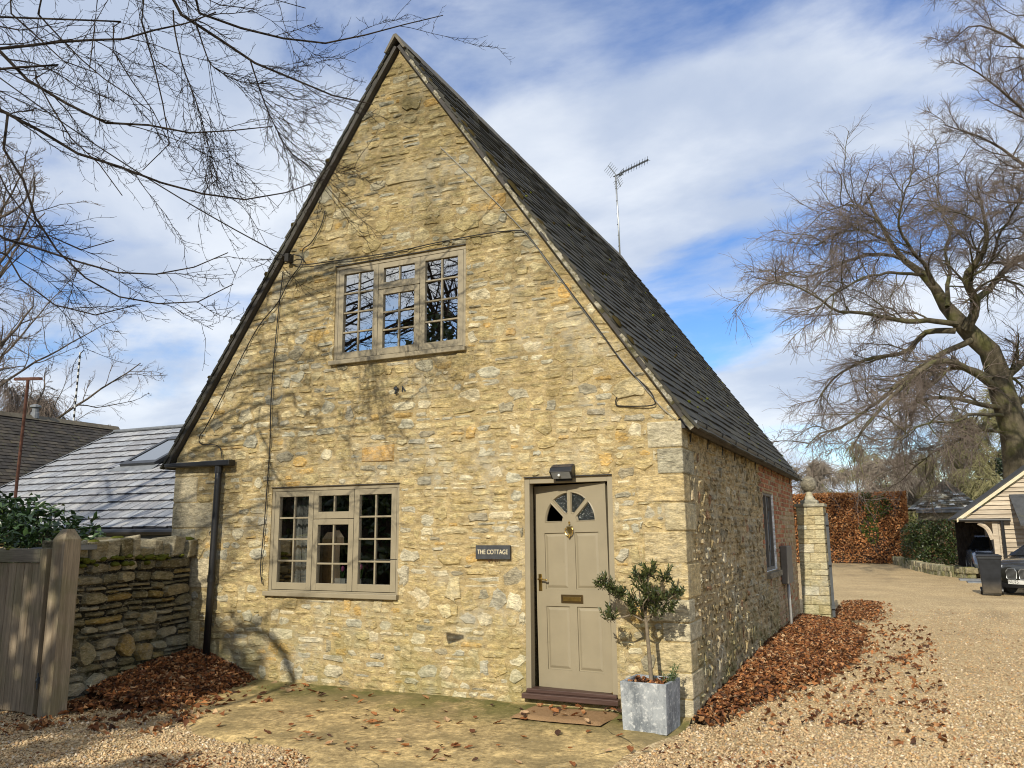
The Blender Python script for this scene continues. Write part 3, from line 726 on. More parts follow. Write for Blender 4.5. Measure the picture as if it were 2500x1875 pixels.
# ================================================================ WINDOWS AND DOOR
def window(rect, parent, lights, depth_y=0.0):
    x0, x1, z0, z1 = rect; fy = .012
    win = MB().box(x0, x1, fy, fy+.09, z1-.042, z1).box(x0, x0+.042, fy+.001, fy+.09, z0, z1-.042).box(x1-.042, x1, fy+.001, fy+.09, z0, z1-.042).box(x0+.042, x1-.042, fy+.001, fy+.09, z0, z0+.03).build('window', MT['paint'], parent, bevel=.003)
    MB().box(x0-.03, x1+.012, -.055, fy-.001, z0-.036, z0+.016).build('window_sill', MT['paint'], win, bevel=.006)
    MB().box(x0-.004, x1+.004, -.010, fy-.001, z1+.001, z1+.009).build('head_shadow_strip', MT['gutter'], win)  # dark strip standing in for the shadow line over the window head
    a0, a1, b0, b1 = x0+.046, x1-.046, z0+.036, z1-.046; g_ = .006
    wl = (a1-a0-2*g_)/3
    def sash(u0, u1, v0, v1, nx_, nz_):
        st, rt_, rb = .068, .062, .078
        s = MB().box(u0, u0+st, fy+.002, fy+.05, v0, v1).box(u1-st, u1, fy+.002, fy+.05, v0, v1).box(u0+st, u1-st, fy+.0025, fy+.05, v1-rt_, v1).box(u0+st, u1-st, fy+.0025, fy+.05, v0, v0+rb).build('sash', MT['paint'], win, bevel=.003)
        c0, c1, d0, d1 = u0+st, u1-st, v0+rb, v1-rt_; bw = .010
        for i in range(1, nx_): u = c0+(c1-c0)*i/nx_; MB().box(u-bw, u+bw, fy+.014, fy+.046, d0, d1).build('glazing_bar', MT['paint'], win, bevel=.003)
        for j in range(1, nz_): v = d0+(d1-d0)*j/nz_; MB().box(c0, c1, fy+.0125, fy+.0445, v-bw, v+bw).build('glazing_bar', MT['paint'], win, bevel=.003)
        for i in range(nx_):
            for j in range(nz_):
                p0, p1 = c0+(c1-c0)*i/nx_, c0+(c1-c0)*(i+1)/nx_; q0, q1 = d0+(d1-d0)*j/nz_, d0+(d1-d0)*(j+1)/nz_; y = fy+.030
                a, b = random.uniform(-.0012, .0012), random.uniform(-.0012, .0012)
                MB().add([(p0, y+a+b, q0), (p1, y-a+b, q0), (p1, y-a-b, q1), (p0, y+a-b, q1)], [(0, 1, 2, 3)]).build('pane', MT['glass'], win)
    u = a0
    for k in range(3):
        if k == 1:
            sp = b1-(b1-b0)*.29; sash(u, u+wl, sp+g_/2, b1, 2, 1); sash(u, u+wl, b0, sp-g_/2, 2, 3)
        else: sash(u, u+wl, b0, b1, 2, 4)
        u += wl+g_
    MB().box(a0, a1, fy+.052, fy+.056, b0, b0+.01).build('rebate', MT['black'], win)
    for k in (1, 2): uu = a0+k*(wl+g_)-g_/2; MB().box(uu-.02, uu+.02, fy+.052, fy+.088, b0-.01, b1+.01).build('mullion', MT['paint'], win)
    return win
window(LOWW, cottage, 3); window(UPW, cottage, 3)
# leaded casement in the brickwork
y0, y1, z0, z1 = SIDEW; fx = W-.03
win = MB().box(fx-.08, fx, y0, y1, z1-.05, z1).box(fx-.08, fx, y0, y0+.05, z0, z1-.05).box(fx-.08, fx, y1-.05, y1, z0, z1-.05).box(fx-.08, fx, y0+.05, y1-.05, z0, z0+.05).box(fx-.08, fx-.001, (y0+y1)/2-.03, (y0+y1)/2+.03, z0+.05, z1-.05).build('window', MT['grey_box'], cottage, bevel=.004)
for a, b in ((y0+.05, (y0+y1)/2-.03), ((y0+y1)/2+.03, y1-.05)):
    MB().add([(fx-.04, a, z0+.05), (fx-.04, b, z0+.05), (fx-.04, b, z1-.05), (fx-.04, a, z1-.05)], [(0, 1, 2, 3)]).build('pane', MT['glass'], win)
    mb = MB(); cw = b-a; ch = z1-z0-.1
    for i in range(-5, 9):
        for sg in (1, -1):
            P = []
            for t in np.linspace(0, 1, 25):
                zz = z0+.05+ch*t; yy = a+(i*.24+sg*ch*t*.55) % 10
                if a <= yy <= b: P.append((fx-.036, yy, zz))
            if len(P) > 1: mb.tube([P[0], P[-1]], .005, 4)
    if mb.v: mb.build('lead_came', MT['lead'], win)
MB().box(fx, W+.07, y0-.06, y1+.05, z0-.09, z0-.01, (0.20, 0.17, 0.12)).build('window_sill', MT['quoin'], cottage, col=True)
mb = MB()
# curtain, flower box and things seen dimly indoors
cur = MB(); N_ = 40
V = [(1.80+.0105*i, .20+.025*math.sin(i*1.1), z) for z in (.95, 2.25) for i in range(N_)]
cur.add(V, [(i, i+1, N_+i+1, N_+i) for i in range(N_-1)]); tag(cur.build('curtain', simple('curtain_cloth', (0.62, 0.61, 0.58), .9), smooth=True), 'pale grey curtain hanging behind the ground floor window', 'curtain')
tr = MB().box(2.30, 2.78, .30, .40, .965, 1.13).build('flower_trough', MT['white'], bevel=.006); tag(tr, 'white flower trough on the inner sill of the ground floor window', 'flower trough')
fl = thing('hyacinth_plants', 'pink flowers growing in the white trough behind the ground floor window', 'flowers', loc=(2.6, .35, 1.12))
mb = MB(); m2 = MB(); rnd = random.Random(4)
for i in range(6):
    x = -.22+i*.085; h = rnd.uniform(.10, .17)
    for j in range(4): mb.tube([(x, 0, 0), (x+rnd.uniform(-.03, .03), rnd.uniform(-.02, .02), h*.9)], .005, 4)
    m2.lathe((x, 0, h*.7), [(.006, 0), (.02, .015), (.022, .04), (.012, .065), (.002, .07)], 7)
mb.build('leaf_blade', simple('leaf_blade', (0.07, 0.14, 0.04), .5), fl); m2.build('flower_head', simple('pink_petal', (0.45, 0.10, 0.28), .6), fl)
tag(MB().box(1.45, 2.2, 1.1, 1.6, .0, .9).box(1.42, 2.23, 1.07, 1.63, .9, .94).build('kitchen_cabinet', MT['white'], bevel=.01), 'pale cabinet seen dimly inside the room behind the ground floor window', 'cabinet')

# ---- door frame and the door standing ajar
dx0, dx1, dz0, dz1 = DOOR; fy = .004
fr = MB().box(dx0, dx0+.058, fy, .10, dz0+.06, dz1).box(dx1-.058, dx1, fy, .10, dz0+.06, dz1).box(dx0+.058, dx1-.058, fy+.001, .10, dz1-.055, dz1).build('door_frame', MT['paint'], cottage, bevel=.004)
MB().box(dx0+.004, dx1-.004, -.02, .0038, dz1+.002, dz1+.012).build('drip_lead', MT['black'], fr)
thr = MB().box(dx0-.01, dx1+.02, -.085, .11, dz0+.002, dz0+.052).box(dx0+.02, dx1-.01, -.03, .105, dz0+.052, dz0+.088).build('threshold', wood('dark_threshold', (0.05, 0.028, 0.022), (0.085, 0.05, 0.04), .5, 0, knots=False), fr, bevel=.006)
DW, DH, DT = .826, 1.965, .045
dpiv = bpy.data.objects.new('door', None)
leaf = MB().box(-DW, 0, 0, DT, 0, DH).build('door', MT['paint'], cottage)
cut = []
FCX, FCZ, FR = -DW/2, DH-.365, .288                 # fanlight centre
def sector(a0, a1, r0, r1, inset):
    pts = [];
    for t in np.linspace(a0, a1, 14): pts.append((FCX+r1*math.cos(t), FCZ+r1*math.sin(t)))
    for t in np.linspace(a1, a0, 6): pts.append((FCX+r0*math.cos(t), FCZ+r0*math.sin(t)))
    return pts
secs = []
for k in range(4):
    a0, a1 = math.pi*k/4, math.pi*(k+1)/4
    hb = .020
    pts = []
    r1 = FR
    t0 = a0+(hb/r1 if k > 0 else 0); t1 = a1-(hb/r1 if k < 3 else 0)
    am = (a0+a1)/2; r0 = .085
    i0 = a0+(hb/r0 if k > 0 else 0); i1 = a1-(hb/r0 if k < 3 else 0)
    pts = [(FCX+r1*math.cos(t), FCZ+r1*math.sin(t)) for t in np.linspace(t0, t1, 14)]+[(FCX+r0*math.cos(t), FCZ+r0*math.sin(t)) for t in np.linspace(i1, i0, 5)]
    secs.append(pts); cut.append(MB().prism([(p[0], -.1, p[1]) for p in pts], (0, .3, 0)).build('cutter', MT['paint']))
panels = []
pw = .27
for cx in (-.5805, -.2275):
    for (zz0, zz1) in ((.172, .774), (.939, 1.49)): panels.append((cx-pw/2, cx+pw/2, zz0, zz1))
for a, b, c, d in panels: cut.append(MB().box(a, b, -.1, .014, c, d).build('cutter', MT['paint']))
cut.append(MB().box(-DW/2-.11, -DW/2+.11, -.1, .006, .82, .872).build('cutter', MT['paint']))
boolean_cut(leaf, cut)
leaf.location = (dx1-.060, .035, dz0+.092); leaf.rotation_euler = (0, math.radians(-1.0), math.radians(-9.5))
for pts in secs:
    MB().prism([(p[0], .020, p[1]) for p in pts], (0, .006, 0)).build('pane', MT['obscure'], leaf)
    n_ = len(pts); cxp = sum(p[0] for p in pts)/n_; czp = sum(p[1] for p in pts)/n_
    ring = MB(); V = []
    for p in pts: V.append((p[0], -.004, p[1]))
    for p in pts:
        dx_, dz_ = cxp-p[0], czp-p[1]; l_ = math.hypot(dx_, dz_); V.append((p[0]+dx_/l_*.012, .014, p[1]+dz_/l_*.012))
    for p in pts:
        dx_, dz_ = cxp-p[0], czp-p[1]; l_ = math.hypot(dx_, dz_); V.append((p[0]-dx_/l_*.010, .0005, p[1]-dz_/l_*.010))
    ring.add(V, [(i, (i+1) % n_, n_+(i+1) % n_, n_+i) for i in range(n_)]+[(2*n_+i, 2*n_+(i+1) % n_, (i+1) % n_, i) for i in range(n_)]); ring.build('glazing_bead', MT['paint'], leaf)
for a, b, c, d in panels:
    e = .0005; m_ = .030; V = []
    for (i_, y_) in ((e, .0125), (.012, .0135), (.035, .003), (.042, .0025)):
        V += [(a+i_, y_, c+i_), (b-i_, y_, c+i_), (b-i_, y_, d-i_), (a+i_, y_, d-i_)]
    F = [(4*k+i, 4*k+(i+1) % 4, 4*(k+1)+(i+1) % 4, 4*(k+1)+i) for k in range(3) for i in range(4)]+[(12, 13, 14, 15)]
    MB().add(V, F).build('door_panel', MT['paint'], leaf)
# brass furniture
MB().box(-DW+.028, -DW+.068, -.006, 0, .92, 1.085).tube([(-DW+.048, -.006, 1.035), (-DW+.048, -.045, 1.035), (-DW+.085, -.05, 1.037), (-DW+.155, -.048, 1.028)], .009, 8).build('door_handle', MT['brass'], leaf, bevel=.002)
MB().lathe((0, 0, 0), [(.020, 0), (.020, .006), (.008, .009)], 14).build('lock_cylinder', MT['brass'], leaf)
o = leaf.children[-1]; o.rotation_euler = (math.radians(90), 0, 0); o.location = (-DW+.062, 0, 1.255)
lb = MB().box(-DW/2-.125, -DW/2+.125, -.007, .0, .805, .888).build('letterbox', simple('dark_brass', (0.16, 0.11, 0.05), .4, .5, metallic=.9), leaf, bevel=.003)
MB().box(-DW/2-.098, -DW/2+.098, -.012, -.0075, .826, .868).build('letterbox_flap', MT['brass'], leaf, bevel=.003)
kn = MB(); kx, kz = -DW/2, DH-.415
kn.lathe((kx, -.012, kz+.02), [(.004, .03), (.010, .022), (.006, .012), (.013, .0)], 10); kn.prism([(kx-.034, -.012, kz), (kx+.034, -.012, kz), (kx+.026, -.012, kz-.05), (kx, -.012, kz-.08), (kx-.026, -.012, kz-.05)][::-1], (0, .011, 0))
kn.tube([(kx+.045*math.sin(t), -.022, kz-.045-.05*math.cos(t)) for t in np.linspace(-2.2, 2.2, 13)], .006, 6); kn.lathe((kx, -.022, kz-.118), [(.003, 0), (.012, .012), (.012, .03), (.005, .04)], 10)
kn.build('door_knocker', MT['brass'], leaf, smooth=False)

# ---- solar lamp over the door
lamp = thing('solar_wall_lamp', 'black wedge shaped solar sensor lamp above the front door', 'wall lamp', loc=(5.31, -.002, 2.17))
hw = .118
MB().prism([(-hw, -.02, -.01), (-hw, -.06, -.012), (-hw, -.125, .055), (-hw, -.095, .10), (-hw, -.02, .135)], (2*hw, 0, 0)).build('lamp_body', MT['black'], lamp, bevel=.006)
MB().add([(-hw+.02, -.0655, -.010), (hw-.02, -.0655, -.010), (hw-.02, -.1255, .050), (-hw+.02, -.1255, .050)], [(0, 1, 2, 3)]).build('lens', simple('lamp_lens', (0.22, 0.23, 0.24), .25), lamp)
MB().lathe((-.02, -.105, .02), [(.004, -.014), (.012, -.008), (.014, 0), (.010, .010), (.003, .013)], 12).build('sensor', MT['white'], lamp, smooth=True)
MB().add([(-hw+.012, -.0955, .1035), (hw-.012, -.0955, .1035), (hw-.012, -.0255, .1355), (-hw+.012, -.0255, .1355)], [(0, 1, 2, 3)]).build('solar_panel', simple('solar_cell', (0.012, 0.014, 0.03), .2), lamp)
MB().box(-.085, .09, -.03, -.0205, -.03, .0).build('mounting_plate', MT['black'], lamp)

# ---- slate name plate
sx0, sx1, sz0, sz1 = 4.329, 4.719, 1.373, 1.512
sg = thing('house_name_sign', 'grey slate sign reading THE COTTAGE on the wall beside the door', 'sign', loc=((sx0+sx1)/2, -.03, (sz0+sz1)/2))
MB().box(-.195, .195, -.012, .012, -.0695, .0695).build('slate_plate', simple('slate_plate', (0.045, 0.048, 0.052), .6, .3, .25, 20, .3), sg, bevel=.002)
cu = bpy.data.curves.new('lettering', 'FONT'); cu.body = 'THE COTTAGE'; cu.align_x = 'CENTER'; cu.align_y = 'CENTER'; cu.size = .066; cu.extrude = .0008; cu.space_character = 1.0
to = bpy.data.objects.new('lettering', cu); COL.objects.link(to)
dg = bpy.context.evaluated_depsgraph_get(); me = bpy.data.meshes.new_from_object(to.evaluated_get(dg)); bpy.data.objects.remove(to)
co = np.array([v.co for v in me.vertices]); wd = co[:, 0].max()-co[:, 0].min(); k = .345/wd
# thin-and-thick lettering: words set in small capitals
me.materials.clear(); me.materials.append(simple('cream_lettering', (0.66, 0.58, 0.40), .6))
to = bpy.data.objects.new('lettering', me); link(to, sg); to.rotation_euler = (math.radians(90), 0, 0); to.scale = (k, 1.0, 1); to.location = (0, -.0135, 0)
mb = MB(); rnd = random.Random(2)
for x in (-.06, -.02, .015, .055): mb.tube([(x, -.008, -.070), (x+rnd.uniform(-.01, .01), -.01, -.085), (x+rnd.uniform(-.02, .02), -.006, -.10)], [.006, .005, .002], 4)
mb.build('dried_creeper', MT['rust'], sg)
tag(MB().tube([(3.30, -.004, 3.255), (3.31, -.03, 3.25), (3.318, -.035, 3.20), (3.30, -.02, 3.18)], .014, 6).tube([(3.29, -.02, 3.24), (3.335, -.03, 3.225)], .02, 6).build('iron_stub', MT['iron']), 'rusted iron stub sticking out of the wall under the upper window', 'iron stub')
tag(MB().tube([(3.385, -.004, 3.20), (3.40, -.03, 3.25), (3.42, -.004, 3.20)], .010, 6).build('iron_hook', MT['iron']), 'small pointed iron hook beside the iron stub under the upper window', 'iron hook')

# ---- cables clipped to the gable and the overhead line
def wcable(name, pts, r, label, n=5, y=-.032):
    P = smoothcurve([(x, y+.006*math.sin(i*1.7), z) for i, (x, z) in enumerate(pts)], n)
    return tag(MB().tube(P, r, 5).build(name, MT['cable'], smooth=True), label, 'cable')
wcable('wall_cable', [(2.238, 5.539), (2.17, 5.341), (2.037, 5.154), (1.919, 5.083), (1.893, 4.909), (1.723, 4.725), (1.557, 4.45), (1.276, 4.19), (1.002, 3.80), (0.74, 3.36), (0.49, 2.96), (0.40, 2.86), (0.42, 2.765), (0.72, 2.72), (0.80, 2.56)], .0065, 'thin black cable running down beside the sloping roof edge to the gutter')
wcable('wall_cable', [(1.621, 4.859), (1.575, 4.422), (1.545, 3.836), (1.53, 3.205), (1.538, 2.698), (1.525, 2.257), (1.514, 1.714), (1.49, 1.261), (1.52, 1.066)], .0065, 'thin black cable hanging straight down beside the lower window')
wcable('wall_cable', [(1.72, 4.99), (1.762, 4.928), (1.965, 4.886), (2.588, 4.86), (3.243, 4.85), (3.8, 4.87), (4.447, 4.871), (4.838, 4.842), (4.931, 4.8)], .0065, 'black cable running across the wall over the upper window', y=-.03)
wcable('wall_cable', [(4.931, 4.8), (5.157, 4.469), (5.46, 4.025), (5.749, 3.601), (5.979, 3.247), (6.203, 2.997), (6.259, 2.893), (6.234, 2.832), (5.919, 2.85), (5.873, 2.885), (5.888, 2.94)], .0065, 'black cable descending the right of the gable and ending in a loop')
_w = tag(MB().tube(smoothcurve([(x, -.03, z) for x, z in ((3.85, 6.03), (4.12, 5.73), (4.55, 5.24), (4.95, 4.76), (5.25, 4.32), (5.8, 3.51), (6.259, 2.893), (6.375, 2.759), (6.47, 2.68))], 4), .0035, 5).build('wall_wire', MT['galv']), 'thin pale wire sloping down the gable to the gutter', 'wire')
A = np.array([1.72, -.06, 5.0]); B = np.array([-2.4, -4.6, 8.9])
tag(MB().tube([A+(B-A)*t+np.array([0, 0, -.35*4*t*(1-t)]) for t in np.linspace(0, 1.3, 26)], .008, 5).build('overhead_cable', MT['cable']), 'overhead cable crossing the sky behind bare branches to the gable', 'cable')
tag(MB().box(1.69, 1.75, -.10, -.002, 4.95, 5.05).tube([(1.72, -.06, 5.0), (1.80, -.07, 5.03), (1.9, -.05, 5.0), (1.95, -.03, 4.93)], .008, 5).build('cable_bracket', MT['cable']), 'black bracket anchoring the overhead cable under the roof edge', 'bracket')

# ---- television aerial on the ridge end
ae = thing('television_aerial', 'television aerial with long boom on a pole above the roof ridge', 'aerial', loc=(3.254, L-.02, 7.3))
MB().tube([(0, 0, 0), (-.015, 0, 1.1), (-.046, 0, 2.14)], .019, 8).build('mast', MT['galv'], ae, smooth=True)
for z in (.25, .5, .75, 1.0, 1.25, 1.55, 1.85, 2.0): MB().tube([(-.003-.0185*z, 0, z-.008), (-.003-.0185*z, 0, z+.008)], .0215, 8).build('mast_band', MT['black'], ae)
bd = np.array([.55, .42, .40]); bd /= np.linalg.norm(bd); side = np.cross(bd, (0, 0, 1)); side /= np.linalg.norm(side); upv = np.cross(side, bd)
b0 = np.array([-.05, 0, 2.15]); MB().tube([b0-bd*.05, b0+bd*.92], .014, 6).build('boom', MT['iron'], ae)
for k in range(10):
    q = b0+bd*(.22+.075*k); mb = MB()
    for s_ in (-1, 1):
        for t_ in (-1, 1): mb.tube([q, q+side*s_*.095+upv*t_*.055], .0045, 4)
    mb.obox(q, bd*.012, side*.02, upv*.02).build('director', MT['iron'], ae)
for t_ in (1, -1):
    MB().tube([b0+bd*.03, b0-bd*.02+upv*t_*.27], .011, 5).build('reflector_arm', MT['galv'], ae)
    for k in range(5): q = b0-bd*.0+upv*t_*(.07+.048*k)-bd*.012*k; MB().tube([q-side*.24, q+side*.24], .005, 4).build('reflector_rod', MT['galv'], ae)
MB().tube([b0+bd*.14+side*.16+upv*.02, b0+bd*.14-side*.16+upv*.02, b0+bd*.14-side*.16-upv*.03, b0+bd*.14+side*.16-upv*.03, b0+bd*.14+side*.16+upv*.02], .006, 4).obox(b0+bd*.13-upv*.02, bd*.04, side*.03, upv*.03).build('dipole', MT['iron'], ae)

# ---- meter box and duct on the flank
mbx = thing('cable_duct_box', 'grey cable box with a white duct on the side wall beyond the window', 'cable box', loc=(W+.05, 6.75, .8))
MB().box(-.04, .07, -.33, .33, 0, .60).build('box_cover', MT['grey_box'], mbx, bevel=.012)
MB().tube([(.02, -.02, .0), (.02, -.01, -.3), (.03, .02, -.85)], .026, 10).build('duct', simple('grey_duct', (0.42, 0.41, 0.38), .5), mbx, smooth=True)

# ================================================================ layout helpers (photo rays meeting real planes)
FPX = 1989.465
def ray(u, v): return FW+(u-1250)/FPX*RT-(v-937.5)/FPX*UP
def onY(u, v, y): d = ray(u, v); return CAM_POS+d*(y-CAM_POS[1])/d[1]
def onZ(u, v, z=GZ): d = ray(u, v); return CAM_POS+d*(z-CAM_POS[2])/d[2]
def at(u, v, dep): return CAM_POS+ray(u, v)*dep

# ---------------------------------------------------------------- leaves
def leaf_geo(C, Nn, Ld, ln, wd, rng, fold=.35):
    """C centres, Nn normals, Ld leaf direction -> verts, tris (2 per leaf)"""
    Nn = Nn/np.linalg.norm(Nn, axis=1)[:, None]; Ld = Ld-(Ld*Nn).sum(1)[:, None]*Nn; Ld /= np.linalg.norm(Ld, axis=1)[:, None]+1e-9
    S = np.cross(Nn, Ld); ln = np.broadcast_to(ln, len(C))[:, None]; wd = np.broadcast_to(wd, len(C))[:, None]
    up = Nn*wd*fold
    V = np.stack([C-Ld*ln*.5, C+S*wd*.5+up-Ld*ln*.08, C+Ld*ln*.5, C-S*wd*.5+up-Ld*ln*.08], 1).reshape(-1, 3)
    b = np.arange(len(C))[:, None]*4
    return V, np.concatenate([b+np.array([[0, 2, 1]]), b+np.array([[0, 3, 2]])], 1).reshape(-1, 3)
def leafcols(n, pal, rng, j=.25):
    w_ = np.array([p[1] for p in pal], float); i = rng.choice(len(pal), n, p=w_/w_.sum()); c = np.array([p[0] for p in pal])[i]
    return c*(1+rng.uniform(-j, j, (n, 1)))
def foliage(name, C, pal, ln, wd, mat, parent, rng, up=.4, out=None, jit=.8, lj=.3):
    n = len(C); Nn = rng.normal(size=(n, 3))*jit; Nn[:, 2] += up
    if out is not None: Nn += out
    V, F = leaf_geo(C, Nn, rng.normal(size=(n, 3)), ln*(1+rng.uniform(-lj, lj, n)), wd*(1+rng.uniform(-lj, lj, n)), rng)
    return np_mesh(name, V, F, mat, parent, np.repeat(leafcols(n, pal, rng), 2, 0))
def clumps(rng, n, blobs, shell=.55):
    """points near the surfaces of ellipsoid clumps; blobs (c, r3)"""
    vol = np.array([b[1][0]*b[1][1]+b[1][1]*b[1][2] for b in blobs]); i = rng.choice(len(blobs), n, p=vol/vol.sum())
    c = np.array([b[0] for b in blobs])[i]; r = np.array([b[1] for b in blobs])[i]
    d = rng.normal(size=(n, 3)); d /= np.linalg.norm(d, axis=1)[:, None]
    k = shell+(1.08-shell)*rng.random((n, 1))**.6
    return c+d*r*k, d
GREENS = [((0.030, 0.060, 0.016), 5), ((0.045, 0.085, 0.022), 5), ((0.065, 0.105, 0.028), 3), ((0.10, 0.13, 0.04), 1)]
RUST = [((0.23, 0.092, 0.036), 5), ((0.33, 0.14, 0.052), 5), ((0.13, 0.055, 0.028), 4), ((0.36, 0.19, 0.085), 3), ((0.075, 0.04, 0.026), 3), ((0.45, 0.30, 0.17), 2)]

# ================================================================ PLANTER, BAY TREE, MAT
pl = thing('square_planter', 'weathered grey lead look square planter beside the front door', 'planter', loc=(6.225, -.385, -.03), rz=math.radians(-3))
g = G('weathered_zinc', 0.7, 0.3)
c = g.mix(g.mr(g.noise(3.5, 7, .7, g.map(g.pos, (1.6, 1.6, .7))), .38, .62), (0.12, 0.135, 0.15), (0.30, 0.32, 0.335)); c = g.mix(g.math('MULTIPLY', g.mr(g.noise(24, 6, .75), .50, .66), .7), c, (0.56, 0.57, 0.56)); c = g.mix(g.mr(g.noise(9, 6, .7), .60, .70, 0, .7), c, (0.075, 0.085, 0.095))
MT['zinc'] = g.fin(c, g.bump(g.noise(60, 5, .7), .35, .006))
hw, ph = .205, .405
V = []
for (a, z) in ((hw-.012, 0), (hw, ph), (hw-.03, ph), (hw-.035, ph-.05)): V += [(-a, -a, z), (a, -a, z), (a, a, z), (-a, a, z)]
pot = MB().add(V, [(4*k+i, 4*k+(i+1) % 4, 4*k+4+(i+1) % 4, 4*k+4+i) for k in range(3) for i in range(4)]+[(3, 2, 1, 0)]).build('pot', MT['zinc'], pl, bevel=.006)
a = hw-.034; MB().add([(-a, -a, ph-.045), (a, -a, ph-.045), (a, a, ph-.045), (-a, a, ph-.045)], [(0, 1, 2, 3)]).build('soil', simple('soil', (0.05, 0.032, 0.02), 1, .05, .4, 30, .8), pl)
rng = np.random.default_rng(21)
C = np.c_[rng.uniform(-a, a, 160), rng.uniform(-a, a, 160), ph-.04+rng.random(160)*.03]
foliage('leaf_mulch', C, RUST, .05, .03, MT['deadleaf'], pl, rng, 1.0, lj=.4); tag(pl.children[-1], kind='stuff')
bt = thing('bay_tree', 'lopsided bay tree on a slim stem growing in the grey planter', 'tree', loc=(6.235, -.385, .315)); bt.scale = (.92, .92, .985)
stem = smoothcurve([(0, 0, 0), (-.012, 0, .25), (-.028, 0, .5), (-.045, .005, .66)], 5)
tk = MB().tube(stem, np.linspace(.022, .015, len(stem)), 8)
brs = [[(-.03, 0, .55), (-.14, -.02, .60), (-.24, -.03, .70), (-.40, -.02, .80)], [(-.04, 0, .60), (-.02, .03, .75), (.0, .02, .95)], [(-.03, 0, .58), (.10, -.02, .66), (.20, 0, .75), (.28, .0, .80)], [(-.045, 0, .62), (-.10, .05, .78), (-.12, .05, .92)], [(-.02, 0, .55), (.07, .06, .68), (.12, .06, .85)], [(-.16, -.02, .61), (-.27, -.05, .58), (-.35, -.04, .56)], [(-.04, 0, .6), (-.03, -.09, .7), (.04, -.12, .78)]]
for b in brs: P = smoothcurve(b, 5); tk.tube(P, np.linspace(.010, .004, len(P)), 5)
tk.build('trunk', simple('bay_stem', (0.16, 0.13, 0.09), .8, .2, .25, 30), bt, smooth=True)
BL = [((.0, .0, .60), (.16, .13, .07)), ((-.13, .0, .63), (.12, .12, .07)), ((.13, .0, .64), (.12, .1, .07)), ((-.36, -.02, .80), (.10, .09, .08)), ((-.44, -.02, .84), (.06, .06, .05)), ((-.24, -.03, .76), (.08, .09, .08)), ((-.10, 0, .70), (.13, .13, .09)), ((.02, .0, .68), (.14, .14, .10)), ((.14, 0, .74), (.12, .12, .08)), ((.26, 0, .79), (.09, .09, .08)), ((-.11, .05, .92), (.07, .07, .09)), ((.01, .03, .96), (.07, .07, .08)), ((.12, .05, .92), (.08, .08, .08)), ((-.36, -.05, .56), (.08, .07, .06)), ((-.05, .02, .82), (.10, .10, .07)), ((.06, -.1, .76), (.09, .08, .08))]
BAY = [((0.045, 0.060, 0.018), 5), ((0.065, 0.085, 0.025), 5), ((0.095, 0.105, 0.035), 3), ((0.13, 0.12, 0.045), 1), ((0.03, 0.04, 0.013), 3)]
Cs, Ns, Ds, Ls = [], [], [], []; rs_ = random.Random(19); mbs = MB()
for (c_, r_) in BL:
    for k in range(8):
        o_ = np.array(c_)+np.array([rs_.uniform(-.6, .6)*r_[0], rs_.uniform(-.6, .6)*r_[1], rs_.uniform(-.6, .1)*r_[2]]); dr = np.array([rs_.gauss(0, .5)+(c_[0]+.05)*1.2, rs_.gauss(0, .5), 1.0]); dr /= np.linalg.norm(dr); sl_ = rs_.uniform(.07, .14)
        mbs.tube([o_, o_+dr*sl_], [.003, .0015], 3, False)
        for q in range(15):
            t_ = .15+.85*q/14; an = q*2.4; e_ = np.array([math.cos(an), math.sin(an), 0]); e_ -= dr*(e_@dr); e_ /= np.linalg.norm(e_); L_ = rs_.uniform(.045, .075)*(1-.25*t_)
            dl = e_*(1.0-.45*t_)+dr*(.35+.6*t_); dl /= np.linalg.norm(dl); Cs.append(o_+dr*sl_*t_+dl*L_*.5); Ds.append(dl); Ns.append(dr-dl*(dr@dl)+.25*np.array([rs_.gauss(0, 1) for _ in range(3)])); Ls.append(L_)
tag(mbs.build('shoots', MT['twig'], bt), kind='stuff')
C = np.array(Cs); n = len(C)
V, F = leaf_geo(C, np.array(Ns), np.array(Ds), np.array(Ls), np.array(Ls)*.36, rng)
np_mesh('crown', V, F, MT['leaf'], bt, np.repeat(leafcols(n, BAY, rng), 2, 0))
fp = thing('feathery_herb', 'small feathery green herb in the planter beneath the bay tree', 'herb', loc=(6.33, -.33, .325))
mb = MB(); rnd = random.Random(6); C = []; Nn = []; Ld = []
for i in range(11):
    x, y, h = rnd.uniform(-.08, .08), rnd.uniform(-.07, .07), rnd.uniform(.1, .21); tx, ty = x*1.7+rnd.uniform(-.03, .03), y*1.7
    mb.tube([(x, y, 0), ((x+tx)/2, (y+ty)/2, h*.6), (tx, ty, h)], .003, 4)
    for k in range(26):
        t = rnd.uniform(.25, 1); C.append((x+(tx-x)*t, y+(ty-y)*t, h*t)); Ld.append((rnd.gauss(0, 1), rnd.gauss(0, 1), .6)); Nn.append((rnd.gauss(0, 1), rnd.gauss(0, 1), 1))
mb.build('stem', simple('green_stem', (0.07, 0.10, 0.035), .7), fp)
V, F = leaf_geo(np.array(C)+np.array(Ld)*.012, np.array(Nn), np.array(Ld), .032, .006, rng); np_mesh('needle_leaves', V, F, MT['leaf'], fp, np.repeat(leafcols(len(C), [((0.09, 0.13, 0.05), 1), ((0.06, 0.10, 0.03), 1)], rng), 2, 0))
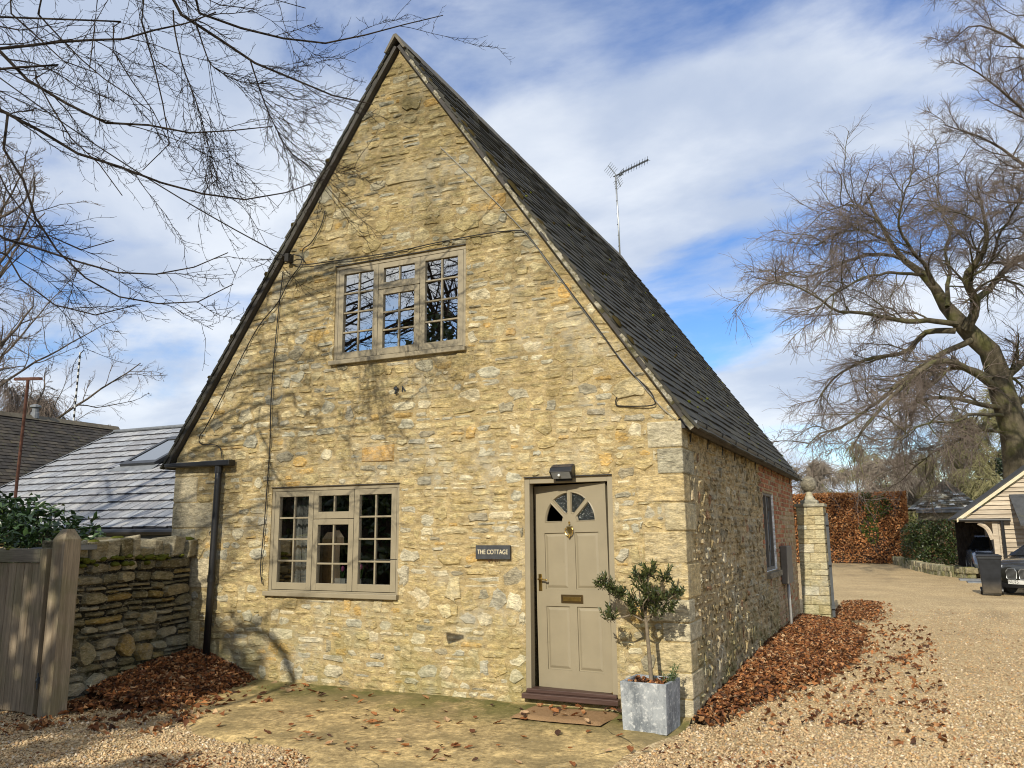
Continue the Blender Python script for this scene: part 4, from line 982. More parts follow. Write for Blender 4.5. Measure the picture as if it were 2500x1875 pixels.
# coir doormat
g = G('coir', 1.0, 0.05); MT['coir'] = g.fin(g.mix(g.noise(120, 3), (0.25, 0.15, 0.075), (0.40, 0.26, 0.14)), g.bump(g.noise(260, 3), 1.0, .01))
nx_, ny_ = 24, 14; V = []
for j in range(ny_):
    for i in range(nx_):
        u, v = i/(nx_-1), j/(ny_-1); x = 4.97+.86*u+.02*v; y = -.60+.50*v+.012*math.sin(u*9)*(v < .02); e = min(u, 1-u, v, 1-v)
        V.append((x, y, -.004+.024*min(1, e/.04)+.006*mnoise.noise((x*9, y*9, 0))))
Q = np.array([(j*nx_+i, j*nx_+i+1, (j+1)*nx_+i+1, (j+1)*nx_+i) for j in range(ny_-1) for i in range(nx_-1)])
tag(np_mesh('doormat', np.array(V), Q, MT['coir'], smooth=True), 'worn coir doormat on the concrete outside the front door', 'doormat')

# ================================================================ DRY STONE WALL, GATE AND POST
dw = thing('dry_stone_wall', 'mossy dry stone wall with upright coping between gate post and cottage', 'wall')
A, B = np.array([.47, -.03]), np.array([.735, -1.90]); ln = np.linalg.norm(B-A); T2 = (B-A)/ln; N2 = np.array([-T2[1], T2[0]])
def Md(u, v, d): q = A+T2*(ln-u)+N2*(d-.06*(v/1.4)); return (q[0], q[1], v)
mb = MB(); pts = [Md(0, -.1, -.035), Md(ln, -.1, -.035), Md(ln, 1.42, -.035), Md(0, 1.42, -.035)]; back = [np.array(p)-np.array([N2[0], N2[1], 0])*.38 for p in pts]
mb.add(pts+back, [(0, 1, 2, 3), (5, 4, 7, 6), (3, 2, 6, 7), (1, 5, 6, 2), (4, 0, 3, 7)], (0.02, 0.017, 0.012)); mb.build('wall_core', MT['dry'], dw, col=True)
rnd = random.Random(12); items = []
DP = [((0.23, 0.19, 0.10), 6), ((0.29, 0.24, 0.135), 5), ((0.17, 0.145, 0.08), 4), ((0.35, 0.31, 0.21), 3), ((0.30, 0.21, 0.07), 2)]
for r in courses(0, ln, -.05, 1.40, [.05, .07, .09, .11, .135], .13, .32, rnd, .12, .10):
    P = stone_outline(r, rnd, .013, .12, 1.15)
    if not P: continue
    P = [(p[0], p[1]+.03*mnoise.noise((p[0]*1.3, p[1]*1.5, 8))*min(1, (p[1]+.05)*4)) for p in P]; P = clip(P, 1, 0, ln)
    V, F = stone_geo(P, rnd.choice([-.008, .004, .014, .026])+rnd.uniform(0, .010), rnd, Md, .016, .010, base=-.05); items.append(((r[1]-r[0])*(r[3]-r[2]), V, F, pick(DP, rnd, .15)))
place_stones(items, dw, MT['dry'], 'stone', 400)
# near end face beside the post and a second run of stones behind
for j in range(14):
    q = Md(.0, -.02+j*.1, -.2); MB().box(q[0]-.17, q[0]+.14, q[1]-.03+rnd.uniform(-.015, .0), q[1]+.02, q[2]-.045, q[2]+.043, pick(DP, rnd, .15)).build('end_stone', MT['dry'], dw, col=True, bevel=.01)
u = 0.0
while u < ln+.02:
    t = rnd.uniform(.08, .25); h = rnd.uniform(.13, .25); c0 = Md(u+t/2, 1.40+h/2-.01, -.17); lean = rnd.uniform(-.25, .25)
    ax = np.array([T2[0], T2[1], 0])*t*.47; ay = np.array([N2[0], N2[1], 0])*rnd.uniform(.17, .21); az = np.array([T2[0]*lean*.1, T2[1]*lean*.1, h/2])
    o = MB().obox(c0, ax, ay, az, pick(DP, rnd, .2)).build('coping_stone', MT['dry'], dw, col=True, bevel=.018)
    for v in o.data.vertices: v.co += Vector((rnd.uniform(-.025, .025), rnd.uniform(-.02, .02), rnd.uniform(-.04, .03)))
    if rnd.random() < .8: blob('moss_pad', c0+np.array([N2[0]*rnd.uniform(.0, .15), N2[1]*.1, h*.42]), rnd.uniform(.05, .09), MT['greenmoss'], dw, rnd, .45)
    u += t+.008
for _ in range(44):
    q = Md(rnd.uniform(.05, ln-.05), rnd.choice([1.37, 1.39, 1.40, 1.33, 1.41]), rnd.uniform(.0, .03)); blob('moss_pad', q, rnd.uniform(.02, .055), MT['greenmoss'], dw, rnd, .55, 8, 5)
# gate post
gp = thing('gate_post', 'stout square timber gate post with pyramid cap by dry stone wall', 'gate post', loc=(.86, -2.08, -.1))
h = .088; MB().box(-h, h, -h, h, 0, 1.70).add([(-h, -h, 1.70), (h, -h, 1.70), (h, h, 1.70), (-h, h, 1.70), (-h*.45, -h*.45, 1.80), (h*.45, -h*.45, 1.80), (h*.45, h*.45, 1.80), (-h*.45, h*.45, 1.80)], [(0, 1, 5, 4), (1, 2, 6, 5), (2, 3, 7, 6), (3, 0, 4, 7), (4, 5, 6, 7)]).build('post', MT['gate'], gp)
# gate of upright boards
gt_ = thing('timber_gate', 'weathered boarded timber gate standing shut left of the post', 'gate', loc=(.71, -2.13, -.03))
x = -.012; k = 0
for wd_ in (.10, .12, .125, .12, .12, .125, .12, .12, .12, .12):
    top = 1.54 if k == 0 else 1.40
    MB().box(x-wd_+.003, x-.003, -.018 if k else -.035, .012 if k else .03, .0 if k else -.01, top).build('board', MT['gate'], gt_, bevel=.003); x -= wd_; k += 1
MB().box(x, -.115, -.032, .028, 1.405, 1.54).build('rail', wood('rail_wood', (0.17, 0.145, 0.11), (0.26, 0.23, 0.18), axis=0, alg=.3), gt_, bevel=.003)
MB().box(x, -.115, .013, .05, .2, .32).box(x, -.115, .013, .05, .75, .87).build('ledge', MT['gate'], gt_)
blob('moss_strip', (-.62, 0, 1.535), .05, MT['greenmoss'], gt_, rnd, .3)
MB().tube([(.042, -.03, .31), (.025, -.03, .31)], .03, 8).tube([(.035, -.045, .23), (.035, -.045, .38)], .008, 6).build('hinge', MT['iron'], gt_)
for i in range(2):
    tag(MB().obox((.28+i*.33, -1.8, 1.50+i*.01), (.17, .02, .01), (-.02, .12, 0), (0, 0, .025)).build('stone_slab', MT['lead']), ['dark slab lying behind the top of the gate, left one', 'dark slab lying behind the gate top next to the post'][i], 'slab')

# laurel behind the wall
ls = thing('laurel_bush', 'dense dark green laurel bush behind the gate and dry stone wall', 'bush', loc=(-1.2, -.6, 0))
rng = np.random.default_rng(5)
BL = []
for i in range(42):
    t = i/41; x = -2.6+3.0*t+rng.uniform(-.15, .15); ztop = 2.22-.42*max(0, (t-.45))/.55+rng.uniform(-.16, .08)-.15*(t < .1)
    BL.append(((x, -.25+rng.uniform(-.5, .45), ztop-.25), (.30, .28, .26)))
for i in range(10): BL.append(((-1.5+rng.uniform(-1.2, 1.4), -.1+rng.uniform(-.3, .4), 1.0), (.5, .45, .6)))
C, d = clumps(rng, 4200, BL, .5); C = C[C[:, 0]*1.0 < 1.25]; C = C[(C[:, 0] < 1.05)]
foliage('foliage', C, [((0.022, 0.048, 0.014), 5), ((0.035, 0.070, 0.020), 5), ((0.055, 0.10, 0.03), 3), ((0.09, 0.13, 0.04), 1)], .13, .055, MT['leaf'], ls, rng, .9, jit=.6)
mb = MB()
for i in range(9): x = -1.6+.35*i; mb.tube([(.0+x*.4, .2, 0), (x*.7, .2, .8), (x, .15, 1.5)], [.03, .02, .01], 5)
mb.build('stems', MT['twig'], ls)

# ================================================================ NEIGHBOURING ROOFS
ob = thing('slate_outbuilding', 'low outbuilding with pale grey slate roof and skylight behind the wall', 'outbuilding')
PA = math.radians(29); EY, EZ = 3.0, 1.765; RY = 7.72
def rs(x, s, h=0): return np.array([x, EY+s*math.cos(PA)-h*math.sin(PA), EZ+s*math.sin(PA)+h*math.cos(PA)])
XL, XRr = -10.80, -.15; SLn = (RY-EY)/math.cos(PA)
mb = MB(); mb.add([rs(XL, -.05, -.02), rs(XRr, -.05, -.02), rs(XRr, SLn, -.02), rs(XL, SLn, -.02), rs(XL, -.05, -.15), rs(XRr, -.05, -.15), rs(XRr, SLn, -.15), rs(XL, SLn, -.15)], [(0, 1, 2, 3), (7, 6, 5, 4), (0, 4, 5, 1), (3, 2, 6, 7), (1, 5, 6, 2), (0, 3, 7, 4)], (0.05, 0.05, 0.055))
ro = mb.build('roof', MT['slate'], ob, col=True)
rb = rs(0, SLn); MB().add([(XL, rb[1], rb[2]-.02), (XRr, rb[1], rb[2]-.02), (XRr, rb[1]+4, rb[2]-2.3), (XL, rb[1]+4, rb[2]-2.3)], [(0, 1, 2, 3)]).build('roof_slope', MT['slate'], ob, col=True)
MB().box(XL+.2, XRr-.2, EY+.15, RY+3.5, -.1, 1.6, (0.4, 0.33, 0.2)).add([(XL+.2, EY+.15, 1.6), (XL+.2, RY, 4.0), (XL+.2, RY+3.5, 1.9)], [(0, 1, 2)], (0.4, 0.33, 0.2)).build('wall', MT['quoin'], ob, col=True)
rnd = random.Random(31); items = []; GS = .355; i = 0; s = 0.0
SP = [((0.265, 0.27, 0.285), 5), ((0.29, 0.295, 0.305), 4), ((0.235, 0.24, 0.255), 3), ((0.33, 0.328, 0.325), 2)]
SKX = (-7.72, -6.62); SKS = ((5.52-EY)/math.cos(PA), (6.90-EY)/math.cos(PA))
while s < SLn-.1:
    x = XL-(.14 if i % 2 else 0)
    while x < XRr:
        x0, x1 = max(x, XL), min(x+.285, XRr); x += .285
        if x1-x0 < .05: continue
        s1 = min(s+GS, SLn)+.03
        if SKX[0]-.05 < (x0+x1)/2 < SKX[1]+.05 and SKS[0]-.1 < s+.2 < SKS[1]: continue
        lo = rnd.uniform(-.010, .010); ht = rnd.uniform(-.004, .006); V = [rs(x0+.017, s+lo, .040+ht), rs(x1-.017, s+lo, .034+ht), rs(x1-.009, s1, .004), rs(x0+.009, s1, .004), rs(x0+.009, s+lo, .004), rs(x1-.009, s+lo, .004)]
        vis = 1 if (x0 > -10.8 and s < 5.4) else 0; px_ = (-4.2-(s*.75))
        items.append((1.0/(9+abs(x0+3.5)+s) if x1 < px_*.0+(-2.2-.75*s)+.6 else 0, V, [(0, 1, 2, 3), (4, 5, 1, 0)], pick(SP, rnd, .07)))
    s += GS; i += 1
def slate_edges(o):        # colours the lower edge face of each slate dark
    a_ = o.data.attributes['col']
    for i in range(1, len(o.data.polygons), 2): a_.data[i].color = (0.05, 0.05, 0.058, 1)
place_stones(items, ro, MT['slate'], 'slate', 300, 'slate_field')
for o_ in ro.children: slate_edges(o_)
MB().tube([rs(XL-.02, SLn+.02, .03), rs(XRr, SLn+.02, .03)], .05, 8).build('ridge_roll', MT['lead'], ro, smooth=True)
MB().add([rs(XL-.06, -.05, .03), rs(XL+.05, -.05, .045), rs(XL+.05, SLn, .045), rs(XL-.06, SLn, .03), rs(XL-.06, -.05, -.1), rs(XL-.06, SLn, -.1)], [(0, 1, 2, 3), (4, 0, 3, 5)]).build('verge_flashing', MT['lead'], ro)
MB().tube([(XL, EY-.10, EZ-.07), (XRr, EY-.10, EZ-.07)], .06, 10).box(XL, XRr, EY+.0, EY+.1, EZ-.25, EZ-.08).build('gutter', MT['black'], ob, smooth=False)
sk = MB(); a, b = SKX; c, d = SKS
for (x0, x1, s0, s1) in ((a, b, c-.03, c+.12), (a, b, d-.2, d), (a, a+.11, c+.12, d-.2), (b-.11, b, c+.12, d-.2)):
    sk.add([rs(x0, s0, .02), rs(x1, s0, .02), rs(x1, s1, .02), rs(x0, s1, .02), rs(x0, s0, .11), rs(x1, s0, .11), rs(x1, s1, .11), rs(x0, s1, .11)], [(0, 3, 2, 1), (4, 5, 6, 7), (0, 1, 5, 4), (1, 2, 6, 5), (2, 3, 7, 6), (3, 0, 4, 7)])
sko = sk.build('skylight', simple('skylight_frame', (0.03, 0.032, 0.035), .4), ob)
MB().add([rs(a+.11, c+.12, .095), rs(b-.11, c+.12, .095), rs(b-.11, d-.2, .095), rs(a+.11, d-.2, .095)], [(0, 1, 2, 3)]).build('pane', glassmat('skylight_glass', .45, tint=(.2, .22, .25)), sko)
MB().add([rs(a-.25, c-.25, .030), rs(b+.1, c-.25, .030), rs(b+.1, c, .05), rs(a-.1, c, .05)], [(0, 1, 2, 3)]).build('flashing', MT['lead'], sko)
# dark tiled house behind
dh = thing('dark_roofed_house', 'brown tiled roof of a neighbouring house beyond the slate roof', 'house')
RX, RZ, Y1 = -17.0, 5.75, 16.6
p1 = onY(289, 1046, 0); 
d_ = ray(289, 1046); t_ = (RX-CAM_POS[0])/d_[0]; e1 = CAM_POS+d_*t_; d_ = ray(0, 1013); e0 = CAM_POS+d_*((RX-CAM_POS[0])/d_[0])
RZ = (e0[2]+e1[2])/2; Y1 = e1[1]; Y0 = -2.0
PB = math.radians(42)
def rd(y, s, h=0): return np.array([RX+s*math.cos(PB)+h*math.sin(PB), y, RZ-s*math.sin(PB)+h*math.cos(PB)])
mb = MB(); mb.add([rd(Y0, 0), rd(Y1, 0), rd(Y1, 5.6), rd(Y0, 5.6)], [(3, 2, 1, 0)], (0.06, 0.05, 0.04)); mb.add([rd(Y0, 0), rd(Y1, 0), (RX-4, Y1, RZ-3.6), (RX-4, Y0, RZ-3.6)], [(0, 1, 2, 3)], (0.06, 0.05, 0.04)); dro = mb.build('roof', MT['darktile'], dh, col=True)
MB().box(RX-3.8, RX+3.8, Y0+.2, Y1-.15, -.1, RZ-3.6, (0.3, 0.25, 0.16)).add([(RX-3.8, Y1-.15, RZ-3.6), (RX, Y1-.15, RZ-.1), (RX+3.8, Y1-.15, RZ-3.6)], [(0, 1, 2)], (0.3, 0.25, 0.16)).build('wall', MT['quoin'], dh, col=True)
mb = MB(); rnd = random.Random(8); s = .1; i = 0
while s < 5.6:
    y = Y0-(.15 if i % 2 else 0)
    while y < Y1:
        c_ = pick([((0.055, 0.047, 0.038), 4), ((0.043, 0.037, 0.031), 4), ((0.068, 0.056, 0.042), 2)], rnd, .2); hh_ = .035+rnd.uniform(-.006, .01)
        mb.add([rd(y+.005, s-.1, .01), rd(y+.295, s-.1, .01), rd(y+.295, s+.16, hh_), rd(y+.005, s+.16, hh_), rd(y+.005, s+.16, .0), rd(y+.295, s+.16, .0)], [(3, 2, 1, 0), (4, 5, 2, 3)], c_); y += .30
    s += .16; i += 1
tag(mb.build('roof_tiles_field', MT['darktile'], dro, col=True), kind='stuff')
y = Y0
while y < Y1-.3: MB().prism([(RX-.16, y, RZ-.06), (RX, y, RZ+.10), (RX+.16, y, RZ-.06)], (0, .44, 0), pick([((0.10, 0.085, 0.06), 1)], rnd, .2)).build('ridge_tile', MT['darktile'], dro, col=True); y += .45
ck = rd(Y1-3.2, -.0); MB().lathe((ck[0], ck[1], ck[2]), [(.13, 0), (.13, .18), (.10, .2), (.10, .34), (.17, .36), (.17, .42), (.06, .46)], 10).build('flue_cowl', MT['lead'], dh)
# poles
q0 = at(42, 1170, 17); q1 = at(69, 925, 17); tag(MB().tube([(q0[0], q0[1], .0), q0, q1], .032, 8).obox(q1, (.25, .1, 0), (.02, .03, 0), (0, 0, .03)).build('rusty_pole', MT['rust']), 'rusty pole with short crossbar in front of the brown tiled roof', 'pole')
q0 = at(179, 1035, 30); q1 = at(196, 860, 30); mast = thing('striped_mast', 'thin black and white striped mast rising behind the brown tiled roof', 'mast', loc=tuple(q0))
N_ = 22
for i in range(N_): a_, b_ = (q1-q0)*i/N_, (q1-q0)*(i+1)/N_; MB().tube([a_, b_], .035, 6).build('mast_band', MT['white'] if i % 2 else MT['black'], mast)

# ================================================================ GATE PILLAR AND IRON GATE
gpil = thing('stone_gate_pillar', 'pale stone gate pillar topped with a ball at the cottage end', 'gate pillar')
X0, X1, YF, YB = 6.52, 7.0, 9.0, 9.58; rnd = random.Random(17)
MB().box(X0+.01, X1-.01, YF+.01, YB-.01, -.1, 2.09, (0.36, 0.29, 0.16)).build('pillar_core', MT['mortar'], gpil, col=True)
PP = [((0.46, 0.40, 0.245), 5), ((0.42, 0.35, 0.20), 4), ((0.52, 0.48, 0.35), 2)]
z = -.06; k = 0
while z < 2.07:
    h = min(rnd.choice([.09, .11, .13, .17]), 2.09-z); cuts = [X0, X0+(.33 if k % 2 else .18)*rnd.uniform(.85, 1.15), X1]
    for a_, b_ in zip(cuts[:-1], cuts[1:]):
        dd_ = rnd.uniform(.0, .012); last = b_ == X1
        MB().box(a_+.005, b_-.005+(dd_+.006 if last else 0), YF-dd_, (YF+.30 if last else YF+.05), z+.005, z+h-.005, pick(PP, rnd, .1)).build('stone', MT['stone'], gpil, col=True, bevel=.010)
    MB().box(X1-.05, X1+.004+rnd.uniform(0, .01), YF+.31, YB, z+.005, z+h-.005, pick(PP, rnd, .1)).build('stone', MT['stone'], gpil, col=True, bevel=.010)
    z += h; k += 1
MB().box(X0-.03, X1+.04, YF-.04, YB+.04, 2.093, 2.155, (0.30, 0.28, 0.21)).build('cap_slab', MT['quoin'], gpil, col=True, bevel=.012)
px_, py_ = (X0+X1)/2-.01, (YF+YB)/2
MB().box(px_-.16, px_+.16, py_-.16, py_+.16, 2.157, 2.225, (0.27, 0.255, 0.20)).build('finial_base', MT['quoin'], gpil, col=True, bevel=.02)
mb = MB(); prof = [(.14, .0), (.11, .02), (.075, .07), (.055, .13), (.055, .17)]; mb.lathe((px_, py_, 2.227), prof, 16, (0.45, 0.40, 0.28)); mb.build('finial_neck', MT['quoin'], gpil, col=True, smooth=True)
mb = MB(); mb.lathe((px_, py_, 2.535), [(.153*math.sin(t), -.153*math.cos(t)) for t in np.linspace(.12, math.pi-.05, 14)], 20, (0.24, 0.215, 0.165)); mb.build('ball_finial', MT['dry'], gpil, col=True, smooth=True)
ig = thing('iron_driveway_gate', 'grey iron gate folded back edge on behind the stone pillar', 'gate', loc=(7.045, 9.25, .05), rz=math.radians(4.6))
for (a_, b_, c_, d_) in ((0, .06, 0, 1.93), (3.0, 3.06, .05, 1.4), ): MB().box(-.025, .025, a_, b_, c_, d_).build('stile', MT['iron'], ig)
for z in (.12, .5, .85, 1.2, 1.35): MB().box(-.018, .018, .06, 3.0, z, z+.05).build('rail', MT['iron'], ig)
for k in range(14): MB().tube([(0, .2+k*.2, .12), (0, .2+k*.2, 1.35)], .009, 5).build('bar', MT['iron'], ig)
for z in (.15, .95, 1.7): MB().box(-.035, .03, -.05, .0, z, z+.06).build('hinge', MT['iron'], ig)

# ================================================================ FAR END OF THE DRIVE
hd = thing('beech_hedge', 'tall clipped beech hedge with rusty brown leaves across the drive end', 'hedge')
rng = np.random.default_rng(8)
HX0, HX1, HY0, HY1, HZ = -6.0, 8.72, 40.0, 42.6, 3.68
MB().box(HX0+.2, HX1-.25, HY0+.25, HY1-.2, -.1, HZ-.2, (0.03, 0.02, 0.012)).build('hedge_core', MT['twig'], hd)
n = 36000; C = np.zeros((n, 3)); f = rng.random(n)
xx = rng.uniform(HX0, HX1, n); zz = HZ*rng.random(n); yy = HY0+.28*rng.random(n)**1.2
topm = f < .12; endm = (f > .12) & (f < .22)
zz[topm] = HZ-.2*rng.random(topm.sum())**1.5; yy[topm] = rng.uniform(HY0, HY1, topm.sum()); xx[endm] = HX1-.25*rng.random(endm.sum()); yy[endm] = rng.uniform(HY0, HY1, endm.sum())
bul = np.array([mnoise.noise((x*.9, z*1.1, 2)) for x, z in zip(xx, zz)]); C = np.c_[xx, yy+.16*bul, zz+.05*bul]
pal = leafcols(n, [((0.42, 0.18, 0.065), 5), ((0.50, 0.25, 0.10), 4), ((0.30, 0.125, 0.05), 4), ((0.55, 0.32, 0.15), 2), ((0.17, 0.08, 0.04), 1)], rng)
gm = ((np.array([mnoise.noise((x*.8, z*.9, 7)) for x, z in zip(xx, zz)]) > .30) & (xx > 4.5)) | (((xx-7.3)**2/.5+(zz-2.9)**2/.35) < 1)
pal[gm & (rng.random(n) < .7)] = np.array([0.075, 0.11, 0.025])
keep = rng.random(n) < np.where(zz < .9, .7, .96); C, pal = C[keep], pal[keep]
Nn = rng.normal(size=(len(C), 3))*.8+np.array([0, -.7, .3]); V, F = leaf_geo(C, Nn, rng.normal(size=(len(C), 3)), .115, .075, rng)
np_mesh('hedge_leaves', V, F, MT['deadleaf'], hd, np.repeat(pal, 2, 0))
sh = thing('evergreen_shrub', 'rounded glossy evergreen shrub beside the stone edging at the hedge end', 'shrub', loc=(0, 0, 0))
BL = [((9.0, 34.2, .8), (.75, .6, .75)), ((9.3, 34.0, 1.5), (.6, .6, .6)), ((9.9, 33.8, 1.3), (.75, .6, .8)), ((10.3, 33.6, .8), (.5, .55, .8)), ((8.8, 34.6, 1.35), (.5, .6, .65)), ((9.7, 33.6, .5), (.8, .5, .5)), ((10.2, 33.9, 1.65), (.5, .6, .45))]
C, d = clumps(rng, 9000, BL, .6); C = C[C[:, 2] > .05]
foliage('foliage', C, [((0.028, 0.045, 0.012), 5), ((0.05, 0.075, 0.018), 5), ((0.085, 0.11, 0.03), 2), ((0.20, 0.10, 0.05), 1)], .10, .055, MT['leaf'], sh, rng, .5)
MB().tube([(9.5, 34, -.1), (9.5, 34, 1.2)], .08, 6).tube([(9.1, 34.2, -.1), (9.0, 34.3, 1.2)], .06, 6).build('stems', MT['twig'], sh)
kb = thing('stone_edging', 'low mossy stone edging curving along the right of the drive', 'edging')
P = smoothcurve([(5.9, 46.3, 0), (6.9, 45.0, 0), (7.6, 42.6, 0), (8.35, 37, 0), (8.75, 33.5, 0), (9.4, 29.2, 0), (10.0, 27.3, 0), (10.5, 26.0, 0)], 12); rnd = random.Random(23)
for lay in range(2):
    i = 0
    while i < len(P)-2:
        a_ = P[i]; st_ = rnd.choice([1, 1, 2]); b_ = P[min(i+st_, len(P)-1)]; m_ = (a_+b_)/2; dv = (b_-a_)/2
        if np.linalg.norm(dv) > .02:
            nrm_ = np.array([-dv[1], dv[0], 0]); nrm_ /= np.linalg.norm(nrm_); hh_ = rnd.uniform(.09, .14)
            MB().obox(m_+np.array([0, 0, .02+lay*.2]), dv*.95, nrm_*rnd.uniform(.14, .22), (0, 0, hh_), pick([((0.27, 0.235, 0.15), 3), ((0.33, 0.29, 0.19), 2), ((0.20, 0.19, 0.09), 2)], rnd, .15)).build('stone', MT['dry'], kb, col=True, bevel=.04)
        i += st_
# stone outbuilding with steep lichened roof
so = thing('stone_outhouse', 'stone outhouse with lichen speckled pyramid roof beyond the evergreen shrub', 'outhouse')
MB().box(9.35, 13.4, 44.3, 48.3, -.1, 2.62, (0.20, 0.165, 0.11)).build('wall', MT['rubble'], so, col=True)
g = G('lichened_tile', .95, .1); c = g.mix(g.mr(g.noise(5, 6, .7), .35, .65), (0.11, 0.095, 0.07), (0.20, 0.18, 0.14)); c = g.mix(g.mr(g.voro(4.2), .30, .16, 0, .9), c, (0.55, 0.54, 0.50)); MT['lichtile'] = g.fin(c, g.bump(g.noise(12, 5), .8, .05))
ap = np.array([10.85, 45.6, 4.55]); bs = [np.array(q) for q in ((8.75, 44.0, 2.8), (12.4, 44.0, 2.9), (12.4, 48, 2.9), (8.75, 48, 2.8))]
pr = MB().add([ap]+bs, [(0, 1, 2), (0, 2, 3), (0, 3, 4), (0, 4, 1)]).build('pyramid_roof', MT['lichtile'], so)
mb = MB()
for row in range(15):
    t0 = (row+1)/15
    L0, R0 = ap+(bs[0]-ap)*t0, ap+(bs[1]-ap)*t0; L1, R1 = ap+(bs[0]-ap)*(t0-.09), ap+(bs[1]-ap)*(t0-.09); nn_ = max(1, int(np.linalg.norm(R0-L0)/.28))
    for j in range(nn_):
        a_, b_ = (j+.04)/nn_, (j+.96)/nn_; off = np.array([0, -.05, .04+rnd.uniform(0, .02)]); tint = pick([((0.16, 0.14, 0.10), 4), ((0.48, 0.47, 0.43), 2), ((0.11, 0.09, 0.06), 3), ((0.28, 0.27, 0.22), 2)], rnd, .2)
        mb.add([L0+(R0-L0)*a_+off, L0+(R0-L0)*b_+off, L1+(R1-L1)*b_+off*.3, L1+(R1-L1)*a_+off*.3], [(0, 1, 2, 3)], tint)
tag(mb.build('roof_tiles_field', tinted('mottled_tile', bump=.5), pr, col=True), kind='stuff')
MB().box(9.2, 13.6, 43.7, 44.15, 2.62, 2.74).tube([(9.2, 43.75, 2.78), (13.6, 43.75, 2.86)], .08, 8).build('gutter', MT['lead'], so)
MB().box(9.3, 13.5, 44.0, 44.29, 2.2, 2.6, (0.22, 0.2, 0.15)).build('lintel', MT['dry'], so, col=True)
# stone boundary wall in the shade behind the car port
bw = thing('stone_boundary_wall', 'shaded rough stone wall behind the timber car port', 'wall')
a0 = onY(2348, 1290, 31); a1 = onY(2500, 1290, 31)
MB().box(a0[0], a1[0]+4, 31.05, 31.5, -.1, 2.35, (0.10, 0.085, 0.06)).build('wall_core', MT['dry'], bw, col=True)
items = []; Mw = lambda u, v, d: (u, 31.05-d, v)
for r in courses(a0[0], a0[0]+3.2, -.05, 2.3, [.12, .15, .2], .25, .5, rnd, .1, .05):
    P_ = stone_outline(r, rnd, .03)
    if P_: V, F = stone_geo(P_, rnd.uniform(.01, .05), rnd, Mw, .03, .01); items.append((1, V, F, pick(DP, rnd, .2)))
place_stones(items, bw, MT['dry'], 'stone', 300)

# ---------------------------------------------------------------- car port
cp = thing('oak_car_port', 'weatherboarded oak car port gable with black gutter and downpipe', 'car port')
YC = 24.0; r6 = lambda u, v: onY(1900+u*.27125, 1100+v*.27125, YC)
e0 = r6(1650, 618); tp = r6(2212, 215); slp = (tp[2]-e0[2])/(tp[0]-e0[0]); GX, GZ0 = e0[0], e0[2]; RX_ = GX+3.6
zz_ = GZ0+.02; bhh = .155; rnd = random.Random(41)
while zz_ < GZ0+slp*3.6-.1:
    xa = GX+(zz_-GZ0)/slp+.08; xb = 2*RX_-xa
    MB().prism([(xa, YC, zz_), (xb, YC, zz_), (xb-.15/slp, YC+.05, zz_+bhh), (xa+.15/slp, YC+.05, zz_+bhh)], (0, .022, 0)).build('weatherboard', MT['oak'], cp); zz_ += bhh-.01
for sgn in (1, -1):
    P0 = np.array([RX_-sgn*3.75, YC-.12, GZ0-.11]); P1 = np.array([RX_, YC-.12, GZ0+slp*3.6+.0])
    MB().prism([P0, P1, P1+np.array([0, 0, .12]), P0+np.array([0, 0, .12])], (0, .04, 0)).build('barge_board', simple('pale_barge', (0.55, 0.48, 0.33), .7), cp)
    MB().prism([P0+np.array([0, .05, .125]), P1+np.array([0, .05, .125]), P1+np.array([0, .05, .165]), P0+np.array([0, .05, .165])], (0, 6, 0), (0.05, 0.05, 0.05)).build('roof_slope', MT['tile'], cp, col=True)
MB().tube([(GX-.1, YC-.15, GZ0-.03), (r6(2085, 620)[0], YC-.15, GZ0-.05)], .055, 8).build('gutter', MT['black'], cp)
dp = r6(2010, 640); MB().tube([(dp[0], YC-.15, GZ0-.08), (dp[0], YC-.15, -.05)], .05, 8).build('downpipe', MT['black'], cp)
pa = r6(1920, 640)[0]; MB().box(pa, pa+.16, YC-.06, YC+.1, -.05, GZ0-.02).build('post', MT['oak'], cp); MB().box(pa+.17, pa+.22, YC-.03, YC+.1, -.05, GZ0-.02).build('post_trim', MT['oak'], cp)
b0_, b1_ = r6(1800, 650), r6(1930, 800); P_ = smoothcurve([(b0_[0], YC, b0_[2]), (b0_[0]+(b1_[0]-b0_[0])*.65, YC, b0_[2]-(b0_[2]-b1_[2])*.35), (b1_[0], YC, b1_[2])], 6)
MB().tube(P_, .075, 6).build('curved_brace', MT['oak'], cp); MB().box(GX+.1, RX_+3.4, YC+.02, YC+.16, GZ0-.12, GZ0+.02).build('tie_beam', MT['oak'], cp)
xw = pa+.22; zz_ = .22
while zz_ < GZ0-.15: MB().prism([(xw, YC, zz_), (xw+3.2, YC, zz_), (xw+3.2, YC+.05, zz_+bhh), (xw, YC+.05, zz_+bhh)], (0, .022, 0)).build('weatherboard', MT['oak'], cp); zz_ += bhh-.01
MB().box(xw, xw+3.2, YC-.03, YC+.1, -.08, .21, (0.48, 0.40, 0.24)).build('plinth', MT['quoin'], cp, col=True)
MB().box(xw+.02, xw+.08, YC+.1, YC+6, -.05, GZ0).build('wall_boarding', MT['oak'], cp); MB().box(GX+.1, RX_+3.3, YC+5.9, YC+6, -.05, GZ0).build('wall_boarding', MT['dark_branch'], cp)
c0_, c1_ = r6(2075, 395), r6(2140, 660); V = [(c0_[0], YC-.02, c0_[2]), (c0_[0]+2.2, YC-.02, c0_[2]), (c1_[0]+2.1, YC-1.1, c1_[2]), (c1_[0], YC-1.1, c1_[2])]
